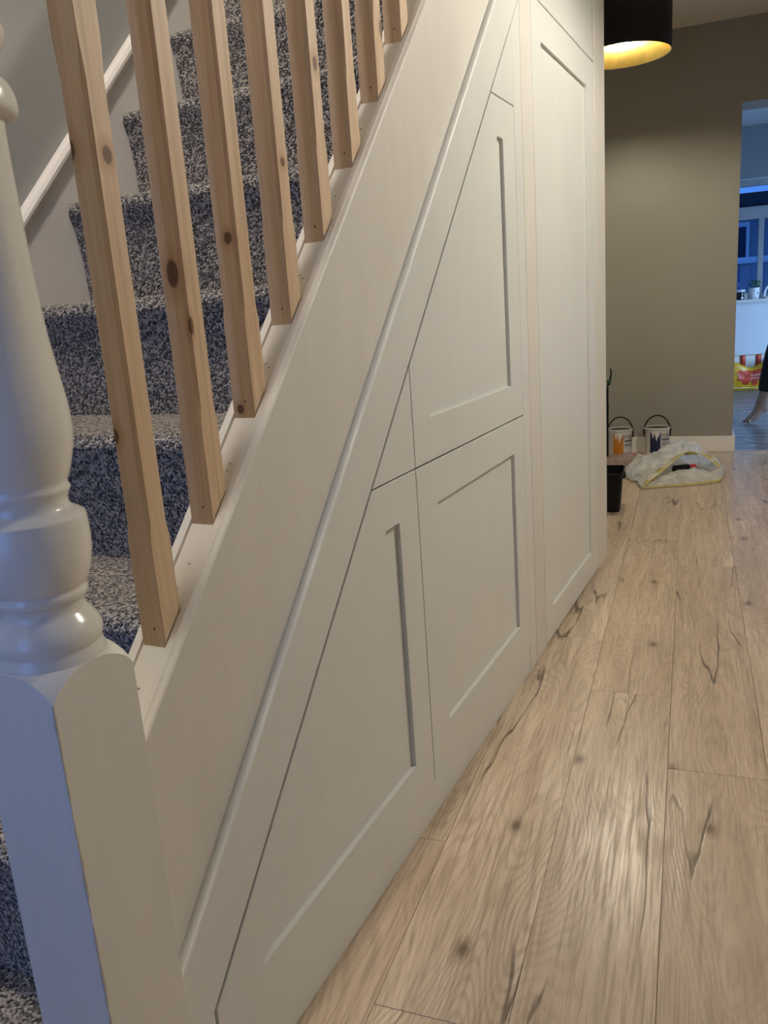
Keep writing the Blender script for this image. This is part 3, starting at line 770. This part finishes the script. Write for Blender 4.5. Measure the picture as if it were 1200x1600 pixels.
bag = gempty('plastic_bag', BV, BU); tag(bag, 'crumpled translucent white plastic bag with a yellow drawstring hem on the oak floor', 'plastic bag')
obj('film', bm, 'film_white', bag, True)
bm = bmesh.new(); A, B = [], []
for p, q in zip(hem_line, hem_in):
    d = (q-p); d = d.normalized()*(0.014+0.022*min(1.0, p.z/0.05)) if d.length > 1e-5 else Vector((0, 0.02, 0))
    up = Vector((0, 0, 0.0012))
    A.append(bm.verts.new(p+up)); B.append(bm.verts.new(p+d+up))
for k in range(nn): bm.faces.new((A[k], A[(k+1) % nn], B[(k+1) % nn], B[k]))
o = obj('drawstring_hem', bm, 'hem_yellow', bag, True)
sm_ = o.modifiers.new('thick', 'SOLIDIFY'); sm_.thickness = 0.0012; sm_.offset = 1

# item lying inside the bag
it = gempty('paint_tube', 0.005, 4.655, 0.046, 0.5); tag(it, 'small dark tube with a red cap lying inside the plastic bag', 'tube')
bm = bmesh.new(); tube(bm, [(-0.09, 0, 0), (-0.085, 0, 0), (0.0, 0, 0), (0.004, 0, 0)], [0.012, 0.020, 0.020, 0.014], 16); obj('body', bm, 'black_plastic', it)
bm = bmesh.new(); tube(bm, [(0.003, 0, 0), (0.006, 0, 0), (0.040, 0, 0), (0.043, 0, 0)], [0.013, 0.017, 0.015, 0.011], 16); obj('cap', bm, plain('red_cap', (0.42, 0.02, 0.03), 0.4), it)

# pinkish film packet in front of the orange can
pk = gempty('film_packet', -0.36, 4.99); tag(pk, 'crumpled pinkish clear packet lying before the orange-labelled paint can', 'packet')
bm = bmesh.new(); NXp, NYp = 22, 12; gv = []
for j in range(NYp+1):
    row = []
    for i in range(NXp+1):
        x = -0.16+0.36*i/NXp; y = -0.055+0.11*j/NYp
        e = max(0.0, 1-abs(2*j/NYp-1)**3)*max(0.0, 1-abs(2*i/NXp-1)**4)
        z = 0.002+e*(0.055+0.045*noise.noise(Vector((x*14, y*14, 3.1)))+0.02*noise.noise(Vector((x*40, y*40, 1))))
        row.append(bm.verts.new((x, y+0.012*noise.noise(Vector((x*20, y*20, 9))), max(0.001, z))))
    gv.append(row)
for j in range(NYp):
    for i in range(NXp): bm.faces.new((gv[j][i], gv[j][i+1], gv[j+1][i+1], gv[j+1][i]))
bm2 = bmesh.new(); bx(bm2, -0.14, 0.10, -0.045, 0.045, 0.001, 0.012, bevel=0.003)
obj('film', bm, 'film_pink', pk, True)
obj('tray', bm2, plain('dark_brown_tray', (0.07, 0.035, 0.025), 0.6), pk)
bm = bmesh.new()
for i in range(9):
    ballm(bm, (0.09+random.uniform(-0.05, 0.06), random.uniform(-0.03, 0.0), 0.045+random.uniform(-0.012, 0.02)), 0.007, (1.4, 1, 0.8), 1)
obj('red_scraps', bm, plain('dark_red_scraps', (0.22, 0.03, 0.04), 0.6), pk)

# slim dark stand with a hooked top just visible past the end post
st = gempty('slim_stand', -0.4515, 5.066); tag(st, 'slim dark upright stick with a hooked top and teal tie behind the end post', 'stick')
bm = bmesh.new(); tube(bm, [(-0.012, 0, 0), (-0.010, 0, 0.2), (-0.006, 0, 0.36), (0.0, 0, 0.46), (0.012, 0, 0.50), (0.018, 0, 0.53), (0.014, 0, 0.562)], [0.012, 0.011, 0.010, 0.008, 0.006, 0.005, 0.004], 10); obj('pole', bm, 'black_plastic', st, True)
bm = bmesh.new(); ballm(bm, (0.004, 0, 0.485), 0.014, (1.1, 1, 0.8), 2); obj('tie', bm, plain('dark_teal_tie', (0.01, 0.06, 0.055), 0.6), st)
bm = bmesh.new()
for i in range(7): ballm(bm, (0.006, -0.008, 0.455-0.016*i), 0.006, (1, 1, 1.3), 1)
obj('bead_chain', bm, plain('bead_grey', (0.30, 0.27, 0.24), 0.4), st)

# ------------------------------------------------------------------ kitchen (house grid)
UB = U0+0.25
def slate():
    m, nt, b = new_mat('slate_blue_vinyl')
    tc = N(nt, 'ShaderNodeTexCoord')
    n1 = N(nt, 'ShaderNodeTexNoise', ins={'Vector': mapping(nt, tc.outputs['Object'], (3, 16, 1)), 'Scale': 1.0, 'Detail': 6.0, 'Roughness': 0.65})
    n2 = N(nt, 'ShaderNodeTexNoise', ins={'Vector': mapping(nt, tc.outputs['Object'], (14, 60, 1)), 'Scale': 1.0, 'Detail': 3.0})
    f = mathn(nt, 'ADD', mathn(nt, 'MULTIPLY', n1.outputs[0], 0.65), mathn(nt, 'MULTIPLY', n2.outputs[0], 0.35))
    nt.links.new(ramp(nt, f, [(0.38, (0.075, 0.078, 0.085)), (0.5, (0.15, 0.155, 0.165)), (0.62, (0.27, 0.28, 0.29))]), b.inputs['Base Color'])
    nt.links.new(ramp(nt, f, [(0.4, (0.40,)*3), (0.6, (0.22,)*3)]), b.inputs['Roughness'])
    return m
M['kitchen_floor'] = slate()
struct('floor_kitchen', bx(bmesh.new(), -1.3, 2.7, U0+0.02, UK+0.1, -0.05, -0.001), 'kitchen_floor', 'dark slate vinyl floor of the kitchen', True)
struct('ceiling_kitchen', bx(bmesh.new(), -1.3, 2.7, UB, UK+0.1, CEIL, CEIL+0.1), wall_mat('kitchen_ceiling_painted_shade', (0.42, 0.43, 0.45), 0.8), 'white kitchen ceiling', True)  # ceiling colour greyed to stand in for the dim upper kitchen
struct('wall_kitchen_left', bx(bmesh.new(), -1.3, -1.2, UB, UK, 0, CEIL), 'kitchen_white', 'white kitchen wall to the left', True)
bm = bmesh.new(); WV0, WV1, WZ0, WZ1 = 0.10, 2.10, 0.845, 1.945
bx(bm, -1.2, WV0, UK, UK+0.2, 0, CEIL); bx(bm, WV1, 2.7, UK, UK+0.2, 0, CEIL); bx(bm, WV0, WV1, UK, UK+0.2, 0, WZ0); bx(bm, WV0, WV1, UK, UK+0.2, WZ1, CEIL)
struct('wall_kitchen_back', bm, 'kitchen_white', 'white kitchen wall below and around the window', True)
bm = bmesh.new(); bx(bm, 2.6, 2.7, UB, 6.4, 0, CEIL); bx(bm, 2.6, 2.7, 8.2, UK, 0, CEIL); bx(bm, 2.6, 2.7, 6.4, 8.2, 2.12, CEIL); bx(bm, 2.6, 2.7, 6.4, 8.2, 0, 0.06)
struct('wall_kitchen_right', bm, 'kitchen_white', 'kitchen wall with an assumed glazed garden door', True)
struct('shade_board_kitchen', bx(bmesh.new(), WV0-0.3, WV1+0.3, UK-0.02, UK, WZ1, CEIL), wall_mat('upper_wall_painted_shade', (0.24, 0.25, 0.265), 0.8), 'added grey board standing in for shade above the kitchen window', True)  # added board, its grey paints the shade on the wall over the window
w3 = struct('window_assumed_garden', bx(bmesh.new(), 2.62, 2.68, 7.27, 7.33, 0.06, 2.12), 'skirt', 'assumed glazed garden door of the kitchen, out of view', True)  # assumed door, added to go with the kitchen fill light
for u_ in (6.83, 7.77): obj('pane', box(2.645, 2.652, u_-0.43, u_+0.43, 0.06, 2.12), 'glass', w3)
M['frame_shade'] = plain('window_frame_painted_shade', (0.30, 0.31, 0.33), 0.5)  # white frame darkened in colour to look backlit
win = struct('window_1', bx(bmesh.new(), WV0, WV1, UK+0.06, UK+0.13, 1.885, WZ1), 'frame_shade', 'white framed kitchen window at dusk', True)
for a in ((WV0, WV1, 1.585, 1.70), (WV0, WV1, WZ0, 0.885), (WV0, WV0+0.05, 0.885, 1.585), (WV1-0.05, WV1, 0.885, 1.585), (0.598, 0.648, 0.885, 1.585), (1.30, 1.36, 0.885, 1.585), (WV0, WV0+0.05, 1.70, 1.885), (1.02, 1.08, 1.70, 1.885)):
    bm = bmesh.new(); bx(bm, a[0], a[1], UK+0.06, UK+0.13, a[2], a[3], bevel=0.004); obj('frame_bar', bm, 'frame_shade', win)
for a in ((0.15, 0.598, 0.885, 1.585), (0.648, 1.30, 0.885, 1.585), (1.36, 2.05, 0.885, 1.585), (0.15, 1.02, 1.70, 1.885), (1.08, 2.05, 1.70, 1.885)):
    obj('pane', box(a[0], a[1], UK+0.09, UK+0.098, a[2], a[3]), 'glass', win)
bm = bmesh.new(); bx(bm, WV0-0.04, WV1+0.04, UK-0.13, UK+0.06, 0.818, 0.8455, bevel=0.004); obj('sill', bm, 'skirt', win)

# window-sill things
def pot(name, label, v, u, r0, r1, h, mat, extra=None, group=None):
    root = gempty(name, v, u, 0.8455); tag(root, label, 'plant pot' if 'pot' in name else 'jar', group)
    obj('body', lathe(bmesh.new(), [(r0*0.9, 0), (r0, 0.003), (r1, h-0.002), (r1*0.98, h), (r1*0.88, h), (r1*0.86, h-0.012)], (0, 0), 28), mat, root, True)
    return root
M['dark_pot'] = plain('dark_glass_jar', (0.015, 0.016, 0.02), 0.25)
M['white_pot'] = plain('white_ceramic', (0.75, 0.75, 0.76), 0.35)
jr = pot('storage_jar', 'dark jar with a white lid on the kitchen window sill', 0.450, UK-0.075, 0.033, 0.038, 0.075, 'dark_pot')
obj('lid', lathe(bmesh.new(), [(0.040, 0.073), (0.044, 0.076), (0.044, 0.092), (0.040, 0.096)], (0, 0), 28), 'white_pot', jr, True)
bm = bmesh.new(); patch(bm, 0.0372, 12, 40, 0.008, 0.028, 4); obj('tag', bm, 'white_pot', jr)
def spotted():
    m, nt, b = new_mat('white_ceramic_with_dark_spots')
    tc = N(nt, 'ShaderNodeTexCoord')
    vo = N(nt, 'ShaderNodeTexVoronoi', ins={'Vector': tc.outputs['Object'], 'Scale': 34.0})
    nt.links.new(ramp(nt, vo.outputs['Distance'], [(0.20, (0.05, 0.06, 0.09)), (0.26, (0.74, 0.74, 0.76))]), b.inputs['Base Color'])
    b.inputs['Roughness'].default_value = 0.35
    return m
pp = pot('plant_pot', 'white spotted plant pot with a small green plant on the kitchen sill', 0.570, UK-0.075, 0.043, 0.050, 0.105, spotted())
leaf_m = plain('green_leaf', (0.045, 0.13, 0.035), 0.5, var=0.3)
lb = bmesh.new()
vs = [lb.verts.new(p) for p in [(0, 0, 0), (0.012, 0.02, 0.003), (0.010, 0.045, 0.002), (0, 0.062, -0.006), (-0.010, 0.045, 0.002), (-0.012, 0.02, 0.003), (0, 0.03, -0.001)]]
for i in range(6): lb.faces.new((vs[6], vs[i], vs[(i+1) % 6]))
leaf_me = D.meshes.new('leaf'); lb.to_mesh(leaf_me); lb.free(); leaf_me.materials.append(leaf_m)
obj('soil', lathe(bmesh.new(), [(0.0435, 0.094), (0.01, 0.096)], (0, 0), 20), plain('soil', (0.03, 0.02, 0.015), 0.9), pp)
for i in range(26):
    lf = obj('leaf', leaf_me, None, pp)
    a = random.uniform(0, 6.28); h_ = random.uniform(0.105, 0.17)
    lf.location = (0.022*math.cos(a), 0.022*math.sin(a), h_-0.012); lf.rotation_euler = (random.uniform(0.1, 0.9), random.uniform(-0.4, 0.4), a-math.pi/2)
    sc_ = random.uniform(0.6, 1.0); lf.scale = (sc_, sc_, sc_)
bm = bmesh.new()
for i in range(6):
    a = i*1.05; tube(bm, [(0.01*math.cos(a), 0.01*math.sin(a), 0.094), (0.02*math.cos(a), 0.02*math.sin(a), 0.15)], 0.0015, 5)
obj('stem', bm, leaf_m, pp)
bx1 = gempty('sill_box', 0.505, UK-0.05, 0.8455); tag(bx1, 'small pale box between the jar and the spotted pot on the sill', 'box')
bm = bmesh.new(); bx(bm, -0.022, 0.022, -0.03, 0.03, 0, 0.062, bevel=0.003); obj('body', bm, 'white_pot', bx1)
bm = bmesh.new(); bx(bm, -0.0225, 0.0225, -0.0305, 0.0305, 0.048, 0.063, bevel=0.003); obj('lid', bm, 'skirt', bx1)
br = gempty('napkin_holder', 0.700, UK-0.07, 0.8455); tag(br, 'white arched holder to the right of the spotted pot on the sill', 'holder')
bm = bmesh.new(); bx(bm, -0.03, 0.05, -0.03, 0.03, 0, 0.014, bevel=0.003); obj('base', bm, 'white_pot', br)
bm = bmesh.new(); tube(bm, [(0.045*math.cos(t)+0.005, 0, 0.012+0.105*math.sin(t)) for t in [math.pi*k/14 for k in range(15)]], 0.011, 10); obj('arch', bm, 'white_pot', br, True)

# yellow shopping bag
M['bag_yellow'] = plain('yellow_woven_plastic', (0.56, 0.30, 0.012), 0.35, var=0.2, scale=18, bmp=0.5)
M['bag_white'] = plain('white_bag_lining', (0.74, 0.72, 0.70), 0.5)
M['bag_red'] = plain('red_bag_print', (0.50, 0.05, 0.02), 0.4, var=0.2, scale=30)
yb = gempty('shopping_bag', 0.585, 8.68, 0, 0.05); tag(yb, 'yellow woven shopping bag with red print under the kitchen window', 'bag')
def sheet(f, nx, nz, name, mat, parent, thick=0.003):
    bm = bmesh.new(); g = [[bm.verts.new(f(i/nx, j/nz)) for i in range(nx+1)] for j in range(nz+1)]
    for j in range(nz):
        for i in range(nx): bm.faces.new((g[j][i], g[j][i+1], g[j+1][i+1], g[j+1][i]))
    o = obj(name, bm, mat, parent, True)
    if thick: s_ = o.modifiers.new('thick', 'SOLIDIFY'); s_.thickness = thick; s_.offset = 0
    return o
BWd = 0.235
def front_top(s): return 0.275+0.02*math.cos(s*9)*0.3-0.055*math.exp(-((s-0.42)/0.20)**2)+0.05*max(0, s-0.6)
def ff(s, t):
    x = -BWd+2*BWd*s
    return Vector((x, -0.085-0.02*math.sin(t*3.1)+0.012*noise.noise(Vector((s*5, t*4, 2)))+0.03*math.exp(-((s-0.42)/0.2)**2)*t, 0.03+(front_top(s)-0.03)*t-0.012*s*(1-t)))
def fb(s, t):
    x = -BWd+2*BWd*s
    return Vector((x, 0.085+0.008*noise.noise(Vector((s*5, t*4, 7))), 0.006+(0.312+0.012*s)*t))
fr = sheet(ff, 24, 10, 'front_panel', 'bag_yellow', yb)
sheet(fb, 14, 6, 'back_panel', ['bag_white'], yb)
for sgn, nm in ((-1, 'gusset'), (1, 'gusset')):
    def fg(s, t, sgn=sgn):
        a = ff(0 if sgn < 0 else 1, t); b_ = fb(0 if sgn < 0 else 1, t); p = a.lerp(b_, s); p.x += -sgn*0.05*math.sin(math.pi*s)*t; return p
    sheet(fg, 6, 6, nm, 'bag_yellow', yb)
bm = bmesh.new(); bx(bm, -BWd, BWd, -0.075, 0.085, 0.001, 0.028, bevel=0.006); obj('base', bm, 'bag_yellow', yb)
obj('piping', tube(bmesh.new(), [ff(i/20, 0)+Vector((0, -0.003, 0)) for i in range(21)], 0.0045, 6), plain('pale_yellow_piping', (0.85, 0.72, 0.30), 0.4), fr, True)
obj('rim_binding', tube(bmesh.new(), [fb(i/16, 1) for i in range(17)], 0.004, 6), plain('olive_binding', (0.40, 0.32, 0.10), 0.5), yb, True)
for s0 in (0.30, 0.60):
    sheet(lambda s, t, s0=s0: fb(s0-0.05+0.10*s, 0.45+0.55*t)+Vector((0.02*(1-t)*(0.45-s0), -0.006, 0)), 2, 6, 'strap', 'bag_red', yb)
def on_front(x, z, off=-0.003):
    s_ = (x+BWd)/(2*BWd); 
    tt = (z-0.03+0.012*s_)/max(0.05, (front_top(s_)-0.03+0.012*s_))
    p = ff(s_, max(0, min(1, tt))); return Vector((p.x, p.y+off, p.z))
def print_poly(pts, name, mat, parent, off):
    bm = bmesh.new(); f = bm.faces.new([bm.verts.new((x, 0, z)) for x, z in pts]); bmesh.ops.triangulate(bm, faces=[f])
    bmesh.ops.subdivide_edges(bm, edges=bm.edges[:], cuts=4, use_grid_fill=True)
    for v in bm.verts: v.co = on_front(v.co.x, v.co.z, off)
    return obj(name, bm, mat, parent)
pr = print_poly([(x_*1.1-0.045, 0.03+(z_-0.03)*1.12) for x_, z_ in [(-0.115, 0.155), (-0.085, 0.175), (-0.02, 0.172), (0.02, 0.165), (0.09, 0.185), (0.13, 0.20), (0.15, 0.06), (0.125, 0.045), (0.10, 0.046), (0.095, 0.095), (0.06, 0.10), (0.055, 0.046), (0.02, 0.046), (0.015, 0.09), (-0.01, 0.095), (-0.02, 0.05), (-0.055, 0.055), (-0.06, 0.085), (-0.10, 0.09), (-0.085, 0.13)]], 'print', 'bag_red', fr, -0.0045)
for j, tx in enumerate(("I'm strong", 'and sturdy')):
    me = text_mesh(tx, 0.030)
    for v in me.vertices: v.co = on_front(0.010+v.co.x*0.8, 0.148-0.028*j+v.co.y+v.co.x*0.12, -0.0065)
    obj('lettering', me, 'bag_white', pr)

# person in the kitchen ------------------------------------------------
skin_m = plain('skin', (0.30, 0.205, 0.155), 0.5)
cloth_m = plain('black_cloth', (0.006, 0.006, 0.008), 0.8)
hair_m = plain('dark_hair', (0.02, 0.014, 0.01), 0.6)
def skin_mesh(name, verts, edges, radii, mat, parent, sub=2, root=0):
    me = D.meshes.new(name); me.from_pydata([Vector(v) for v in verts], edges, [])
    me.materials.append(mat)
    o = D.objects.new(name, me); COL.objects.link(o); o.parent = parent
    o.modifiers.new('skin', 'SKIN')
    sv = me.skin_vertices[0].data
    for i, r in enumerate(radii):
        sv[i].radius = (r, r) if not isinstance(r, tuple) else r
        sv[i].use_root = (i == root)
    s_ = o.modifiers.new('sub', 'SUBSURF'); s_.levels = sub; s_.render_levels = sub
    for p in me.polygons: p.use_smooth = True
    o.modifiers['skin'].use_smooth_shade = True
    return o
pe = gempty('person', 0.78, 6.66); tag(pe, 'person in black trousers stepping barefoot across the kitchen', 'person')
def pv(v, u, z): return (v-0.78, u-6.66, z)
B = dict(pel=pv(.80, 6.68, .93), sp=pv(.80, 6.68, 1.12), ch=pv(.79, 6.68, 1.32), nk=pv(.79, 6.68, 1.46), hd0=pv(.77, 6.68, 1.53), hd=pv(.765, 6.68, 1.63), hd2=pv(.77, 6.68, 1.70),
 hl=pv(.77, 6.60, .90), kl=pv(.585, 6.59, .52), al=pv(.508, 6.585, .135), he=pv(.548, 6.59, .078), ba=pv(.455, 6.545, .040), to=pv(.415, 6.515, .016),
 hr=pv(.81, 6.77, .90), kr=pv(.84, 6.78, .50), ar=pv(.92, 6.78, .09), her=pv(.95, 6.785, .035), bar=pv(.80, 6.77, .026), tor=pv(.755, 6.765, .015),
 sl=pv(.79, 6.51, 1.40), el=pv(.80, 6.46, 1.13), wl=pv(.72, 6.47, .92), sr_=pv(.79, 6.85, 1.40), er=pv(.80, 6.90, 1.13), wr=pv(.76, 6.90, .90))
ks = list(B)
ed = [('pel', 'sp'), ('sp', 'ch'), ('ch', 'nk'), ('nk', 'hd0'), ('hd0', 'hd'), ('hd', 'hd2'), ('pel', 'hl'), ('hl', 'kl'), ('kl', 'al'), ('al', 'he'), ('al', 'ba'), ('ba', 'to'), ('pel', 'hr'), ('hr', 'kr'), ('kr', 'ar'), ('ar', 'her'), ('ar', 'bar'), ('bar', 'tor'),
      ('ch', 'sl'), ('sl', 'el'), ('el', 'wl'), ('ch', 'sr_'), ('sr_', 'er'), ('er', 'wr')]
rad = dict(pel=.125, sp=.11, ch=.125, nk=.055, hd0=.065, hd=.088, hd2=.07, hl=.085, kl=.055, al=.040, he=.034, ba=.037, to=.022, hr=.085, kr=.055, ar=.034, her=.030, bar=.030, tor=.014, sl=.05, el=.04, wl=.027, sr_=.05, er=.04, wr=.027)
vl = [B[k] for k in ks]; el_ = [(ks.index(a), ks.index(b_)) for a, b_ in ed]; rl = [rad[k] for k in ks]
# toes on the leading foot, fingers on both hands
def add_chain(start, pts, rr):
    p = start
    for q, r in zip(pts, rr):
        vl.append(q); rl.append(r); el_.append((p, len(vl)-1)); p = len(vl)-1
for foot, sx, sy in (('to', -1, -0.55), ('tor', -1, -0.05)):
    bse = Vector(B[foot]); f_ = Vector((sx, sy, 0)).normalized(); side = Vector((-f_.y, f_.x, 0))
    for i in range(5):
        d = (i-2)*0.013; ln = 0.034-0.004*i
        add_chain(ks.index(foot), [tuple(bse+side*d+f_*0.012), tuple(bse+side*d*1.15+f_*ln+Vector((0, 0, -0.004)))], [0.0085-0.0006*i, 0.0065-0.0005*i])
for hand in ('wl', 'wr'):
    bse = Vector(B[hand]); dn_ = Vector((-0.3, 0, -1)).normalized()
    palm = bse+dn_*0.07; vl.append(tuple(palm)); rl.append(0.027); el_.append((ks.index(hand), len(vl)-1)); pi_ = len(vl)-1
    for i in range(4):
        s0 = Vector(((i-1.5)*0.017, 0, 0)); ln = (0.062, 0.075, 0.070, 0.055)[i]
        add_chain(pi_, [tuple(palm+s0+dn_*0.03), tuple(palm+s0+dn_*(0.03+ln*0.55)), tuple(palm+s0+dn_*(0.03+ln)+Vector((0, 0.018, 0)))], [0.010, 0.009, 0.0075])
    add_chain(pi_, [tuple(palm+Vector((-0.035, 0, 0))-dn_*0.02), tuple(palm+Vector((-0.055, 0, 0))+dn_*0.02)], [0.010, 0.0085])
skin_mesh('body', vl, el_, rl, skin_m, pe)
tk = ['pel', 'sp', 'hl', 'kl', 'al_', 'hr', 'kr', 'ar_']
tp_ = dict(B); tp_['al_'] = pv(.518, 6.586, .195); tp_['ar_'] = pv(.905, 6.78, .15)
skin_mesh('trousers', [tp_[k] for k in tk], [(0, 1), (0, 2), (2, 3), (3, 4), (0, 5), (5, 6), (6, 7)], [.142, .122, .105, .077, .056, .105, .077, .056], cloth_m, pe)
tk = ['pel', 'sp', 'ch', 'nk', 'sl', 'el', 'wl', 'sr_', 'er', 'wr']
skin_mesh('top', [B[k] for k in tk], [(0, 1), (1, 2), (2, 3), (2, 4), (4, 5), (5, 6), (2, 7), (7, 8), (8, 9)], [.145, .13, .145, .062, .064, .054, .036, .064, .054, .036], cloth_m, pe)
hx, hy, hz = B['hd']
bm = bmesh.new(); ballm(bm, (hx+0.035, hy, hz+0.025), 0.098, (0.95, 0.98, 1.10), 3); obj('hair', bm, hair_m, pe, True)
eye_m = plain('eye_dark', (0.05, 0.03, 0.02), 0.3)
for sgn in (-1, 1):
    bm = bmesh.new(); ballm(bm, (hx-0.082, hy+sgn*0.032, hz-0.005), 0.011, (0.7, 1.2, 0.7), 2); obj('eye', bm, eye_m, pe)
bm = bmesh.new(); ballm(bm, (hx-0.09, hy, hz-0.035), 0.014, (1.2, 0.9, 1.5), 2); obj('nose', bm, skin_m, pe, True)
bm = bmesh.new(); ballm(bm, (hx-0.075, hy, hz-0.075), 0.016, (0.7, 1.6, 0.45), 2); obj('mouth', bm, plain('lips', (0.35, 0.14, 0.12), 0.5), pe, True)

# ------------------------------------------------------------------ outside the kitchen window
fe = gempty('garden_fence', 0.8, 12.2); tag(fe, 'pale garden fence with a top rail outside the kitchen window', 'fence')
fm = plain('fence_grey_wood', (0.30, 0.33, 0.40), 0.8); fm2 = plain('pale_rail', (0.70, 0.74, 0.80), 0.6)
bmb = bmesh.new(); bx(bmb, -0.07, 0.07, -0.012, 0.012, 0, 1.28); fb_me = D.meshes.new('board'); bmb.to_mesh(fb_me); bmb.free(); fb_me.materials.append(fm)
for i in range(26):
    o = obj('board', fb_me, None, fe); o.location = (-1.8+i*0.152, 0, -0.05+0.01*(i % 3))
bm = bmesh.new(); bx(bm, -1.9, 2.1, -0.05, 0.03, 1.25, 1.33, bevel=0.01); obj('top_rail', bm, fm2, fe)
bm = bmesh.new(); bx(bm, -1.9, 2.1, -0.045, -0.012, 0.45, 0.53, bevel=0.01); obj('rail', bm, fm, fe)
oh = gempty('neighbour_house', 1.0, 15.0); tag(oh, 'neighbouring house with dark eaves seen through the kitchen window', 'house')
hb = plain('house_render_blue_grey', (0.26, 0.30, 0.36), 0.8)
obj('wall', box(-5, 5, 0, 0.3, 0, 2.25), hb, oh)
bm = bmesh.new(); bx(bm, -5.2, 5.2, -0.35, 0.3, 2.16, 2.36, bevel=0.02); obj('eaves', bm, plain('dark_fascia', (0.02, 0.02, 0.025), 0.6), oh)
for x_ in (-0.55, 1.1):
    f_ = obj('window', bx(bmesh.new(), x_-0.42, x_+0.42, -0.06, 0.02, 0.95, 1.95, bevel=0.01), fm2, oh)
    for dx in (-0.2, 0.2): obj('pane', box(x_+dx-0.17, x_+dx+0.17, -0.066, -0.058, 1.02, 1.88), plain('dark_pane', (0.02, 0.04, 0.07), 0.1), f_)
struct('ground_outside', bx(bmesh.new(), -8, 10, UK+0.2, 18, -0.15, -0.05), plain('garden_paving', (0.2, 0.2, 0.2), 0.9), 'garden ground outside the kitchen', True)
